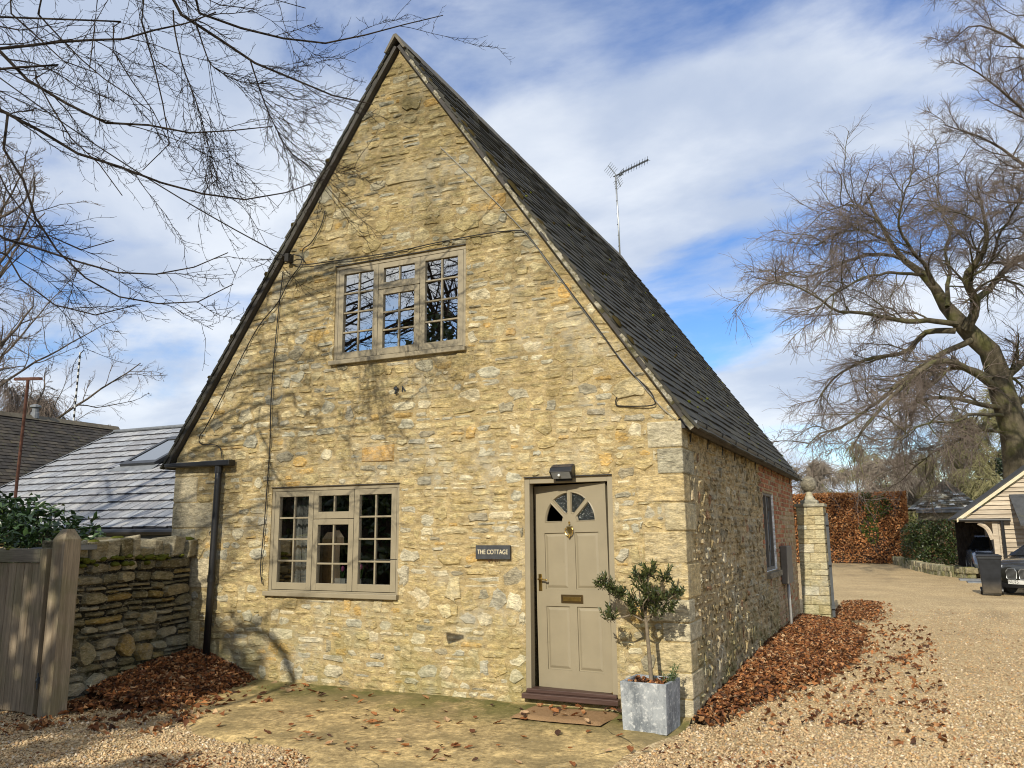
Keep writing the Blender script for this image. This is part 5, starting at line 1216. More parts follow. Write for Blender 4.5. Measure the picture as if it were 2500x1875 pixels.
MB().add(V+[(a_, b_, c_-.07) for a_, b_, c_ in V], [(3, 2, 1, 0), (4, 5, 6, 7), (0, 4, 7, 3), (3, 7, 6, 2), (1, 2, 6, 5)], (0.055, 0.057, 0.06)).build('canopy', MT['tile'], cp, col=True)
MB().box(c1_[0]+.1, c1_[0]+.24, YC-1.05, YC-.9, -.05, c1_[2]-.08).build('canopy_post', MT['oak'], cp)

# ---------------------------------------------------------------- wheelie bins
def wheelie_bin(label, loc, rz):
    t = thing('wheelie_bin', label, 'bin', 'wheelie bins by the car port', loc, rz)
    V = []
    for (wx, wy, z) in ((.21, .22, .06), (.225, .24, .35), (.27, .33, .93), (.285, .345, .95), (.285, .345, .99)):
        V += [(-wx, -wy, z), (wx, -wy, z), (wx, wy, z), (-wx, wy, z)]
    MB().add(V, [(4*k+i, 4*k+(i+1) % 4, 4*k+4+(i+1) % 4, 4*k+4+i) for k in range(4) for i in range(4)]+[(3, 2, 1, 0), (16, 17, 18, 19)]).build('bin_body', MT['bin'], t, bevel=.02)
    MB().add([(-.295, -.36, .992), (.295, -.36, .992), (.295, .33, .992), (-.295, .33, .992), (-.295, -.37, 1.03), (.295, -.37, 1.03), (.285, .33, 1.035), (-.285, .33, 1.035), (-.22, -.2, 1.065), (.22, -.2, 1.065), (.22, .25, 1.06), (-.22, .25, 1.06)], [(3, 2, 1, 0), (0, 1, 5, 4), (1, 2, 6, 5), (2, 3, 7, 6), (3, 0, 4, 7), (4, 5, 9, 8), (5, 6, 10, 9), (6, 7, 11, 10), (7, 4, 8, 11), (8, 9, 10, 11)]).build('lid', MT['bin'], t, bevel=.008)
    for s_ in (-1, 1): MB().tube([(s_*.215, .24, .1), (s_*.265, .24, .1)], .1, 14).build('wheel', MT['black'], t)
    MB().tube([(-.2, .37, .97), (.2, .37, .97)], .016, 8).build('handle', MT['bin'], t)
g = G('bin_plastic', .5, .25); c = g.mix(g.mr(g.sepz()[2], .02, .38), (0.085, 0.07, 0.05), (0.018, 0.020, 0.024)); MT['bin'] = g.fin(g.mix(1.0, c, g.gray(g.noise(7, 5), .75, 1.3), 'MULTIPLY'))
wheelie_bin('black wheelie bin with mud splashed base on the gravel before the car port', (10.36, 17.75, -.05), math.radians(-3))
wheelie_bin('black wheelie bin partly hidden behind the downpipe and dark car', (11.5, 20.6, -.05), math.radians(4))
for i, (x, y, sx, sy, lb) in enumerate(((10.55, 25.1, .55, .35, 'grey paving slab behind the bins nearest the stone edging'), (10.75, 23.6, .6, .4, 'grey paving slab behind the nearer wheelie bin'))):
    tag(MB().box(x-sx, x+sx, y-sy, y+sy, -.10, -.005).build('paving_slab', MT['lead'], bevel=.01), lb, 'paving slab')

# ---------------------------------------------------------------- cars
def car(label, loc, rz, mat, plate):
    t = thing('parked_car', label, 'car', None, loc, rz)      # nose towards -y
    hwid = .90
    st_ = [(-2.22, .30, .62, .72), (-2.05, .26, .80, .86), (-1.5, .22, .93, .90), (-1.0, .22, 1.0, .90), (-.3, .22, 1.02, .90), (1.0, .22, 1.02, .90), (1.8, .25, 1.0, .88), (2.15, .32, .90, .80), (2.2, .45, .70, .74)]
    V = []; k = 10
    for (y, zb, zt, hw_) in st_:
        zm = (zb+zt)/2
        for (fx_, z) in ((-.75, zb), (-.97, zb+.10), (-1, zm), (-.95, zt-.07), (-.80, zt), (.80, zt), (.95, zt-.07), (1, zm), (.97, zb+.10), (.75, zb)): V.append((fx_*hw_, y, z))
    F = [(i*k+j, i*k+(j+1) % k, (i+1)*k+(j+1) % k, (i+1)*k+j) for i in range(len(st_)-1) for j in range(k)]+[tuple(range(k))[::-1], tuple(range((len(st_)-1)*k, len(st_)*k))]
    MB().add(V, F).build('body', mat, t, smooth=True)
    cb = [(-1.05, 1.0, .80), (-.35, 1.42, .66), (.3, 1.48, .64), (1.2, 1.44, .64), (1.95, 1.02, .72)]
    V = []
    for (y, z, hw_) in cb: V += [(-hw_*1.22, y, .98), (-hw_, y, z), (hw_, y, z), (hw_*1.22, y, .98)]
    MB().add(V, [(4*i+j, 4*i+j+1, 4*i+5+j, 4*i+4+j) for i in range(4) for j in range(3)]).build('cabin', MT['black_glass'], t)
    MB().add([(-.64, -.3, 1.435), (.64, -.3, 1.435), (.62, .3, 1.50), (-.62, .3, 1.50), (-.62, 1.2, 1.46), (.62, 1.2, 1.46)], [(0, 1, 2, 3), (3, 2, 5, 4)]).build('roof_panel', mat, t)
    for s_ in (-1, 1):
        for y in (-1.42, 1.38):
            wq = MB(); wq.tube([(s_*.70, y, .33), (s_*.905, y, .33)], .33, 22).build('wheel', MT['black'], t)
            MB().tube([(s_*.86, y, .33), (s_*.915, y, .33)], .22, 14).build('rim', MT['galv'], t.children[-1])
        MB().prism([(s_*.44, -2.17, .66), (s_*.80, -2.02, .70), (s_*.84, -1.9, .80), (s_*.48, -2.10, .77)], (0, .05, 0)).build('headlight', simple('headlamp', (0.5, 0.52, 0.55), .1), t)
        cx = s_*.17
        P_ = [(cx-.13, -2.235, .44), (cx-.10, -2.235, .42), (cx+.10, -2.235, .42), (cx+.13, -2.235, .44), (cx+.135, -2.235, .62), (cx+.09, -2.22, .68), (cx-.09, -2.22, .68), (cx-.135, -2.235, .62)]
        MB().tube(P_+[P_[0]], .014, 5).build('grille_surround', MT['galv'], t); MB().prism(P_, (0, .03, 0)).build('grille', MT['black'], t)
        for q in np.linspace(-.1, .1, 8): MB().box(cx+q-.005, cx+q+.005, -2.243, -2.236, .44, .66).build('grille_bar', MT['galv'], t)
    MB().prism([(-.62, -2.24, .36), (-.5, -2.245, .20), (.5, -2.245, .20), (.62, -2.24, .36), (.3, -2.245, .30), (-.3, -2.245, .30)], (0, .05, 0)).build('air_intake', MT['black'], t)
    if plate:
        pb = MB().box(-.26, .26, -2.262, -2.25, .295, .40).build('number_plate', MT['white'], t)
        c2 = bpy.data.curves.new('plate_text', 'FONT'); c2.body = plate; c2.align_x = 'LEFT'; c2.align_y = 'CENTER'; c2.size = .115
        o2 = bpy.data.objects.new('plate_text', c2); COL.objects.link(o2); dg = bpy.context.evaluated_depsgraph_get(); m_ = bpy.data.meshes.new_from_object(o2.evaluated_get(dg)); bpy.data.objects.remove(o2)
        m_.materials.clear(); m_.materials.append(MT['black']); o3 = bpy.data.objects.new('plate_text', m_); link(o3, pb); o3.rotation_euler = (math.radians(90), 0, 0); o3.location = (-.25, -2.2635, .348); o3.scale = (.95, 1, 1)
    return t
def carpaint(name, col): g = G(name, .25, .5); g.b.inputs['Coat Weight'].default_value = .8; g.b.inputs['Metallic'].default_value = .5; return g.fin(col)
car('dark grey car with twin kidney grille at the right edge of the drive', (12.35, 19.45, -.05), math.radians(-38), carpaint('dark_car_paint', (0.045, 0.045, 0.04)), 'NU75')
car('silver blue car parked behind the wheelie bin', (11.45, 28.2, -.05), math.radians(0), carpaint('blue_car_paint', (0.11, 0.14, 0.19)), None)

# ================================================================ LEAVES AND GRAVEL UNDERFOOT
rng = np.random.default_rng(77)
def heap(hfun, n, bounds, pal, ln, name, label):
    x0, x1, y0, y1 = bounds
    gx, gy = 40, 60; V = []; xs_ = np.linspace(x0, x1, gx); ys_ = np.linspace(y0, y1, gy)
    for y in ys_:
        for x in xs_: V.append((x, y, GZ-.03+max(0, hfun(x, y))))
    P = rng.uniform((x0, y0), (x1, y1), (n*4, 2)); h = np.array([hfun(x, y) for x, y in P]); w_ = np.clip(h/.07+.42, 0, 1)**2.0
    k = rng.random(len(P)) < w_; P, h = P[k][:n], h[k][:n]
    C = np.c_[P, GZ+np.maximum(h, 0)+.004+rng.random(len(P))*.03]
    Nn = rng.normal(size=(len(P), 3))*.55; Nn[:, 2] += 1.0
    Vl, Fl = leaf_geo(C, Nn, rng.normal(size=(len(P), 3)), ln*(1+rng.uniform(-.5, .55, len(P))), ln*.62*(1+rng.uniform(-.45, .35, len(P))), rng, .5)
    Q = np.array([(j*gx+i, j*gx+i+1, (j+1)*gx+i+1, (j+1)*gx+i) for j in range(gy-1) for i in range(gx-1)])
    V = np.array(V); base = len(V); cols = np.concatenate([np.tile([[0.055, 0.024, 0.012]], (len(Q), 1)), np.repeat(leafcols(len(P), pal, rng, .3), 2, 0)])
    # drop the flat part of the heap's base
    hq = V[Q][:, :, 2].max(1); kq = hq > GZ+.012
    o = np_mesh(name, np.concatenate([V, Vl]), [Q[kq], Fl+base], MT['deadleaf'], None, np.concatenate([cols[:len(Q)][kq], cols[len(Q):]]))
    tag(o, label, 'leaves', kind='stuff')
def hl(x, y):   # drift in the angle of the wall
    wx = .47-.142*y
    d_ = x-wx; dy = -y
    if d_ < -.05 or dy < -.02: return -1
    e = max(0, 1-(d_/1.12)**1.2)*(1-.75*min(1, dy/2.1)); e2 = max(0, 1-math.hypot((x-.75)/.62, dy/.9))*.8
    return .36*max(e-.22*(dy > 1.6), e2)*(1 if dy < 2.0 else .5)-.02+.03*mnoise.noise((x*3, y*3, 0))
heap(hl, 7000, (.35, 2.4, -2.6, 0), RUST, .074, 'leaf_drift', 'drift of rust brown beech leaves heaped against the dry stone wall')
def hr(x, y):
    d_ = x-W
    if d_ < -.02 or y < -.08 or y > 8.95: return -1
    wd_ = .30+.95*min(1, max(0, (y-.2)/3.6))-.25*max(0, (y-7.8)); e = max(0, 1-(d_/wd_)**1.5)
    return .18*e*min(1, .35+max(0, y)/7.0)*(1-.3*max(0, y-8.3))-.018+.02*mnoise.noise((x*3, y*3, 0))
heap(hr, 15000, (W-.02, 8.6, -.3, 9.0), RUST, .068, 'leaf_drift', 'long drift of rust brown leaves along the side wall of the cottage')
heap(lambda x, y: .05*max(0, 1-((x-7.35)/.55)**2)*(1 if 9.3 < y < 14 else 0)-.012, 2600, (6.9, 8.0, 9.2, 14), RUST, .06, 'leaf_drift', 'thin scatter of brown leaves beneath the folded iron gate')
# gravel stones
def gravel(n, sampler, size, name, pal=None):
    P = sampler(n); P = P[~in_poly(P[:, 0], P[:, 1], APRON)]
    P = P[~((P[:, 0] < W) & (P[:, 1] > 0) & (P[:, 0] > 0))]; n = len(P)
    base = np.array([(1, 0, 0), (-.5, .87, 0), (-.5, -.87, 0), (.15, .1, 1), (-.1, -.1, -1.0)], float)
    r = size*(.55+rng.random(n)**1.6*1.1)
    Vb = base[None]*np.stack([r*(.8+.5*rng.random(n)), r*(.6+.4*rng.random(n)), r*(.35+.4*rng.random(n))], 1)[:, None, :]+rng.normal(size=(n, 5, 3))*(r*.12)[:, None, None]
    a = rng.random(n)*6.283; ca, sa = np.cos(a)[:, None], np.sin(a)[:, None]
    tl = rng.normal(size=(n, 1))*.35
    X = Vb[:, :, 0]*ca-Vb[:, :, 1]*sa; Y = Vb[:, :, 0]*sa+Vb[:, :, 1]*ca; Z = Vb[:, :, 2]+tl*Vb[:, :, 0]
    z0 = np.array([gh(x, y) for x, y in P])+r*.22
    V = np.stack([X+P[:, :1], Y+P[:, 1:2], Z+z0[:, None]], 2).reshape(-1, 3)
    tri = np.array([(0, 1, 3), (1, 2, 3), (2, 0, 3), (1, 0, 4), (2, 1, 4), (0, 2, 4)]); F = (np.arange(n)[:, None, None]*5+tri[None]).reshape(-1, 3)
    col = leafcols(n, pal or [((0.46, 0.33, 0.185), 8), ((0.52, 0.39, 0.23), 6), ((0.40, 0.27, 0.145), 5), ((0.62, 0.51, 0.36), 2), ((0.29, 0.19, 0.11), 2), ((0.36, 0.30, 0.23), 1), ((0.50, 0.31, 0.14), 2)], rng, .2)
    return tag(np_mesh(name, V, F, MT['pebble'], None, np.repeat(col, 6, 0)), 'loose honey coloured gravel stones covering the drive', 'gravel', kind='stuff')
MT['pebble'] = tinted('pebble', .8, .25, .12, 40, 0)
def samp(n):
    # image-uniform sampling of the visible ground, so stones thin out with distance
    u = rng.uniform(-40, 2540, n*3); v = rng.uniform(1480, 1960, n*3)**1.0
    D = FW[None]+((u-1250)/FPX)[:, None]*RT-((v-937.5)/FPX)[:, None]*UP; t = (GZ-CAM_POS[2])/D[:, 2]; P = CAM_POS[:2]+D[:, :2]*t[:, None]
    k = (P[:, 1] < 13) & (P[:, 0] > -3); return P[k][:n]
gravel(80000, samp, .0148, 'gravel_stones')
P = samp(90000); P = P[~in_poly(P[:, 0], P[:, 1], APRON)]; m_ = np.array([mnoise.noise((x*.9, y*.5, 3))+.5*mnoise.noise((x*2.3, y*1.7, 9)) for x, y in P])
near_l = (P[:, 0] < 4.5); k = rng.random(len(P)) < np.clip((m_-.15)*1.2, 0.008, .5)*np.where(near_l, .5, .28)*np.where((P[:, 0] > 7.2) & (P[:, 0] < 8.7), 1.3, .7); P = P[k][:3800]; n = len(P)
C = np.c_[P, np.array([gh(x, y) for x, y in P])+.014]; Nn = rng.normal(size=(n, 3))*.35; Nn[:, 2] += 1
V, F = leaf_geo(C, Nn, rng.normal(size=(n, 3)), .036*(1+rng.uniform(-.4, .6, n)), .022, rng, .5); tag(np_mesh('leaf_litter', V, F, MT['deadleaf'], None, np.repeat(leafcols(n, RUST, rng), 2, 0)), 'brown leaf litter mixed into the drive gravel', 'leaves', kind='stuff')
# single leaves on the concrete and on the mat
variants = []
for k in range(6):
    pts = []; m_ = 9
    for i in range(m_): t = i/(m_-1); pts.append((t-.5, .30*math.sin(math.pi*t)**.8*(1+.1*rng.normal())))
    V = []; cur_ = rng.uniform(.15, .5); tw = rng.uniform(-.4, .4)
    for sgn in (1, 0, -1):
        for (a_, b_) in pts: V.append((a_, sgn*b_, cur_*(abs(sgn)*b_*1.0+a_*a_*.7)+tw*a_*sgn*b_+.02*rng.normal()))
    Q = [(r*m_+i, r*m_+i+1, (r+1)*m_+i+1, (r+1)*m_+i) for r in range(2) for i in range(m_-1)]
    me = bpy.data.meshes.new('fallen_leaf'); me.from_pydata([tuple(v) for v in V], [], Q); me.update(); a_ = me.attributes.new('col', 'FLOAT_COLOR', 'FACE'); c_ = RUST[k % len(RUST)][0]
    for i in range(len(Q)): a_.data[i].color = (*c_, 1)
    me.materials.append(MT['deadleaf']); variants.append(me)
def fallen(n, region, lab, grp, z):
    c_ = 0
    while c_ < n:
        x, y = region()
        if not in_poly(np.array([x]), np.array([y]), APRON)[0]: continue
        o = bpy.data.objects.new('fallen_leaf', variants[rng.integers(6)]); link(o); s_ = rng.uniform(.05, .105); o.scale = (s_, s_, s_)
        o.location = (x, y, z(x, y)); o.rotation_euler = (rng.normal()*.25, rng.normal()*.25, rng.random()*6.28); tag(o, lab, 'leaf', grp); c_ += 1
def apz(x, y): return -0.030+0.035*max(0, min(1, (y+1.1)/1.1))**1.5+.014
fallen(88, lambda: (rng.uniform(1.2, 6.5), -abs(rng.normal())*.9-.12 if rng.random() < .5 else rng.uniform(-2.6, -.15)), 'curled brown leaf lying on the concrete in front of the cottage', 'dead leaves scattered on the concrete', apz)
fallen(26, lambda: (rng.uniform(3.6, 5.1), rng.normal()*.16-1.85), 'curled brown leaf lying on the concrete in front of the cottage', 'dead leaves scattered on the concrete', apz)
fallen(26, lambda: (rng.uniform(4.92, 5.88), -.35+rng.uniform(-.27, .27)), 'curled brown leaf lying on the coir doormat', 'dead leaves on the doormat', lambda x, y: .034)

# ================================================================ TREES
def grow(P, R, nc, t0, t1, lr, ang, segs, rr, rng, trop=(0, 0, 0), wob=.15, rmin=.004, absl=None, taper=.35, tip=None, planar=None):
    N, S, _ = P.shape
    t = (np.arange(nc)[None, :]+rng.random((N, nc)))/nc; t = t0+(t1-t0)*t
    f = t*(S-1); i = np.minimum(f.astype(int), S-2); w_ = (f-i)[..., None]; rows = np.arange(N)[:, None]
    st = P[rows, i]*(1-w_)+P[rows, i+1]*w_; tan = P[rows, i+1]-P[rows, i]; tan /= np.linalg.norm(tan, axis=2)[..., None]+1e-9
    rad = R[rows, i]*(1-w_[..., 0])+R[rows, i+1]*w_[..., 0]
    rv = rng.normal(size=tan.shape)
    if planar is not None: rv = rv*.45+np.array(planar)*np.where(rng.random(tan.shape[:2]) < .5, 1, -1)[..., None]
    sd = np.cross(tan, rv); sd /= np.linalg.norm(sd, axis=2)[..., None]+1e-9
    a = ang*(1+.28*rng.normal(size=t.shape))[..., None]; d = tan*np.cos(a)+sd*np.sin(a)
    if absl is None: ln = (np.linalg.norm(np.diff(P, axis=1), axis=2).sum(1))[:, None]*lr*(1.1-.7*t)*(.55+.9*rng.random(t.shape))
    else: ln = absl[0]+(absl[1]-absl[0])*rng.random(t.shape)
    M_ = N*nc; st = st.reshape(M_, 3); d = d.reshape(M_, 3); ln = ln.reshape(M_, 1); r0 = np.maximum(rad.reshape(M_)*rr, rmin)
    pts = [st.copy()]; trop = np.array(trop); tip = trop if tip is None else np.array(tip)
    for s in range(segs):
        k = s/max(1, segs-1); d = d+(trop*(1-k)+tip*k)/segs+rng.normal(size=d.shape)*wob; d /= np.linalg.norm(d, axis=1)[:, None]+1e-9
        st = st+d*ln/segs; pts.append(st.copy())
    R2 = r0[:, None]*np.linspace(1, taper, segs+1)[None]
    return np.stack(pts, 1), np.maximum(R2, rmin*.55)
def tubes_geo(groups):
    Vs, Fs, b = [], [], 0
    for P, R, k in groups:
        N, S, _ = P.shape; T = np.gradient(P, axis=1); T /= np.linalg.norm(T, axis=2)[..., None]+1e-9
        m_ = T.mean(1); ref = np.where((np.abs(m_[:, 2]) < .8)[:, None], np.array([[0, 0, 1.0]]), np.array([[1.0, 0, 0]]))[:, None, :]
        a = np.cross(T, np.broadcast_to(ref, T.shape)); a /= np.linalg.norm(a, axis=2)[..., None]+1e-9; c = np.cross(T, a)
        th = 2*np.pi*np.arange(k)/k
        V = P[:, :, None, :]+R[:, :, None, None]*(a[:, :, None, :]*np.cos(th)[None, None, :, None]+c[:, :, None, :]*np.sin(th)[None, None, :, None])
        idx = np.arange(N*S*k).reshape(N, S, k)+b; j2 = np.roll(np.arange(k), -1)
        Q = np.stack([idx[:, :-1], idx[:, 1:], idx[:, 1:][:, :, j2], idx[:, :-1][:, :, j2]], 3).reshape(-1, 4)
        Vs.append(V.reshape(-1, 3)); Fs.append(Q); b += N*S*k
    return np.concatenate(Vs), np.concatenate(Fs)
def resample(P, n):
    P = smoothcurve(P, 6); s = np.concatenate([[0], np.cumsum(np.linalg.norm(np.diff(P, axis=0), axis=1))]); q = np.linspace(0, s[-1], n)
    return np.stack([np.interp(q, s, P[:, i]) for i in range(3)], 1)
def limbs(lst, n=16, k=7, jitter=0.0, rng=None):
    """lst: (points, r0, r1)"""
    P = np.stack([resample(p, n) for p, _, _ in lst]); R = np.stack([np.linspace(a, b, n) for _, a, b in lst])
    if jitter:
        j = rng.normal(size=P.shape)*jitter; j[:, 0] = 0; P = P+np.cumsum(j, 1)*.5
    return P, R
def finish_tree(t, wood_groups, twig_groups, mw, mt):
    V, F = tubes_geo(wood_groups); np_mesh('trunk', V, F, mw, t, smooth=True)
    V, F = tubes_geo(twig_groups); np_mesh('crown', V, F, mt, t, smooth=True)
def bare_tree(label, base, h, spread, seed, r0=.3, nl=12, n2=9, n3=7, n4=5, mw=None, mt=None, droop=0.0, lean=(0, 0), crown0=.3, tw=.006, group=None, name='bare_tree', last=None):
    rng = np.random.default_rng(seed); base = np.array(base, float)
    t = thing(name, label, 'tree', group, tuple(base))
    tp = [(0, 0, 0), (lean[0]*.2+rng.normal()*.1, lean[1]*.2, h*.3), (lean[0]*.6+rng.normal()*.2, lean[1]*.6+rng.normal()*.2, h*.62), (lean[0], lean[1], h*.97)]
    P0, R0 = limbs([(tp, r0, r0*.12)], 18)
    P1, R1 = grow(P0, R0, nl, crown0, .97, spread/h*1.25, .95, 11, .55, rng, (0, 0, .5-droop), .13, .02, taper=.25)
    P2, R2 = grow(P1, R1, n2, .2, 1, .42, .75, 8, .55, rng, (0, 0, .25-droop), .15, .012, taper=.3)
    P3, R3 = grow(P2, R2, n3, .15, 1, .45, .7, 5, .55, rng, (0, 0, .2-droop*1.6), .17, tw*1.3, taper=.4)
    g = [(P3, R3, 3)]
    if n4: P4, R4 = grow(P3, R3, n4, .15, 1, .5, .6, 4, .6, rng, (0, 0, .15-droop*2), .18, tw, absl=last, taper=.5); g.append((P4, R4, 3))
    finish_tree(t, [(P0, R0, 9), (P1, R1, 6), (P2, R2, 4)], g, mw or MT['branch'], mt or MT['twigfar'])
    return t

# ---- great beech beyond the car port
rb_ = lambda u, v: (1850+u*.3918, 600+v*.3918)
rng = np.random.default_rng(3); DB = 36.0
def tr(pts, dz0=0.0, dz1=0.0):
    n = len(pts); return [at(*rb_(u, v), DB+dz0+(dz1-dz0)*i/(n-1)) for i, (u, v) in enumerate(pts)]
pxm = .3918*DB/FPX
ML = [([(1680, 1760), (1650, 1560), (1620, 1350), (1600, 1150), (1530, 950), (1495, 850), (1475, 760), (1440, 660), (1340, 570), (1260, 490), (1200, 420), (1150, 330), (1100, 240), (1010, 150), (920, 90), (850, 0), (800, -100), (740, -210), (700, -330)], 95, 6, 0, 1),
      ([(1300, 520), (1340, 420), (1350, 330), (1310, 260), (1290, 180), (1380, 60), (1420, -60), (1400, -200), (1350, -380)], 42, 6, 0, -2),
      ([(1340, 340), (1430, 280), (1530, 150), (1640, 60), (1760, -80), (1800, -250)], 30, 6, 0, 2),
      ([(1240, 490), (1080, 470), (950, 480), (850, 470), (740, 440), (620, 425), (500, 415), (400, 340), (290, 270), (200, 240), (120, 245)], 24, 3, 0, -4),
      ([(1230, 530), (1060, 530), (980, 590), (900, 660), (780, 690), (640, 720), (500, 800), (400, 900), (330, 1000)], 26, 3, 0, 3),
      ([(1330, 590), (1150, 660), (1080, 710), (1000, 760), (900, 830), (800, 930), (650, 1050), (520, 1130), (380, 1180), (300, 1260)], 26, 3, 0, -3),
      ([(1480, 880), (1350, 790), (1250, 740), (1130, 720), (1000, 780), (880, 890), (750, 1010), (620, 1170), (550, 1260)], 34, 3, 0, -5),
      ([(1460, 830), (1290, 760), (1150, 780), (1050, 880), (980, 970), (950, 1100), (930, 1180)], 24, 3, 0, 4),
      ([(1530, 1010), (1350, 980), (1250, 960), (1100, 950), (1000, 970), (870, 1020), (760, 1100)], 22, 3, 0, -2),
      ([(1540, 1060), (1350, 1060), (1230, 1100), (1100, 1110), (980, 1160), (860, 1250)], 16, 3, 0, -6),
      ([(1620, 1150), (1400, 1160), (1300, 1190), (1220, 1240), (1100, 1300), (970, 1390)], 16, 3, 0, 2),
      ([(1500, 860), (1600, 770), (1680, 720), (1800, 700), (1950, 640)], 40, 8, 0, 1),
      ([(1600, 1000), (1700, 930), (1850, 900), (2000, 930)], 36, 8, 0, 2),
      ([(1100, 240), (1060, 130), (1000, 50), (930, -40), (900, -160), (930, -300), (980, -430)], 20, 3, 0, -3),
      ([(920, 90), (800, 60), (680, 50), (560, 90), (450, 140), (330, 180), (200, 170)], 16, 3, 0, 3),
      ([(1030, 180), (880, 170), (760, 180), (650, 200), (560, 260), (450, 320), (360, 400)], 14, 3, 0, -4),
      ([(1180, 380), (1180, 250), (1200, 150), (1170, 50), (1190, -80), (1140, -240), (1100, -400)], 20, 3, 0, 4),
      ([(850, 0), (720, -60), (600, -90), (480, -60), (380, 0)], 12, 3, 0, 2),
      ([(800, -100), (690, -190), (600, -240), (500, -250)], 11, 3, 0, -2),
      ([(1390, 50), (1260, -60), (1160, -170), (1050, -260)], 12, 3, 0, 3),
      ([(1450, 100), (1500, -60), (1600, -220), (1620, -380)], 14, 3, 0, -3)]
t = thing('beech_tree', 'huge bare beech with leaning trunk and sweeping limbs beyond the car port', 'tree', loc=(0, 0, 0))
P0, R0 = limbs([(tr(p, a, b), r0*pxm*.75, max(r1*pxm*.7, .02)) for p, r0, r1, a, b in ML], 20, jitter=.05, rng=rng)
R0[0] = np.interp(np.linspace(0, 1, 20), [0, .2, .35, .45, .52, .60, .68, .78, 1], np.array([98, 88, 76, 66, 60, 48, 32, 20, 5])*pxm)
P1, R1 = grow(P0[1:], R0[1:], 17, .12, 1, .34, .75, 9, .42, rng, (0, 0, -.2), .15, .026, absl=(.9, 3.4), taper=.3, tip=(0, 0, -.5))
P2, R2 = grow(P1, R1, 9, .10, 1, .42, .7, 6, .5, rng, (0, 0, -.3), .18, .011, absl=(.45, 1.5), taper=.4, tip=(0, 0, -.2))
P3, R3 = grow(P2, R2, 7, .1, 1, .5, .65, 4, .6, rng, (0, 0, -.45), .2, .0068, absl=(.25, .75), taper=.5, tip=(0, 0, .25))
P4, R4 = grow(P1, R1, 9, .1, 1, .3, .7, 5, .4, rng, (0, 0, -.6), .18, .011, absl=(.5, 1.6), taper=.45, tip=(0, 0, -.3))
V, F = tubes_geo([(P0, R0, 10), (P1, R1, 5)]); np_mesh('trunk', V, F, MT['bark'], t, smooth=True)
V, F = tubes_geo([(P2, R2, 4), (P3, R3, 3), (P4, R4, 3)]); np_mesh('crown', V, F, MT['twigfar'], t, smooth=True)

# ---- second tree reaching in from the right
rng = np.random.default_rng(14); D2 = 27.0; K = 1.1302
t = thing('bare_tree', 'bare tree reaching in at the top right corner above the beech', 'tree')
TP = at(2760*1.0, 900, D2)
LL = [([(TP[0], TP[1], -.1), TP, at(2700, 400, D2), at(2640, 0, D2), at(2620, -300, D2)], .45, .08)]
for pts, r in (([(2690, 560), (2600, 500), (2500, 400), (2430, 345), (2370, 320), (2310, 300)], .10), ([(2680, 450), (2560, 330), (2470, 245), (2400, 190), (2330, 150)], .09), ([(2660, 260), (2530, 130), (2440, 70), (2380, 50), (2320, 95)], .08), ([(2650, 200), (2560, 20), (2480, -50), (2400, -60), (2330, -10)], .07), ([(2700, 620), (2600, 560), (2520, 500), (2440, 490), (2390, 470)], .06), ([(2640, 100), (2540, -80), (2430, -150)], .07), ([(2690, 500), (2590, 420), (2520, 290), (2480, 160)], .06), ([(2700, 640), (2620, 640), (2540, 610), (2480, 620)], .05)):
    n_ = len(pts); dz = rng.uniform(-3, 3); LL.append(([at(u, v, D2+dz*i/n_) for i, (u, v) in enumerate(pts)], r, .015))
P0, R0 = limbs(LL, 16, jitter=.04, rng=rng)
P1, R1 = grow(P0[1:], R0[1:], 14, .2, 1, .34, .75, 8, .5, rng, (0, 0, .1), .15, .014, taper=.3)
P2, R2 = grow(P1, R1, 10, .1, 1, .42, .7, 6, .5, rng, (0, 0, .15), .18, .009, taper=.4, tip=(0, 0, .3))
P3, R3 = grow(P2, R2, 7, .1, 1, .5, .7, 4, .6, rng, (0, 0, .1), .2, .006, absl=(.2, .55), taper=.5, tip=(0, 0, .4))
V, F = tubes_geo([(P0, R0, 8), (P1, R1, 5)]); np_mesh('trunk', V, F, MT['branch'], t, smooth=True)
V, F = tubes_geo([(P2, R2, 3), (P3, R3, 3)]); np_mesh('crown', V, F, MT['twigfar'], t, smooth=True)

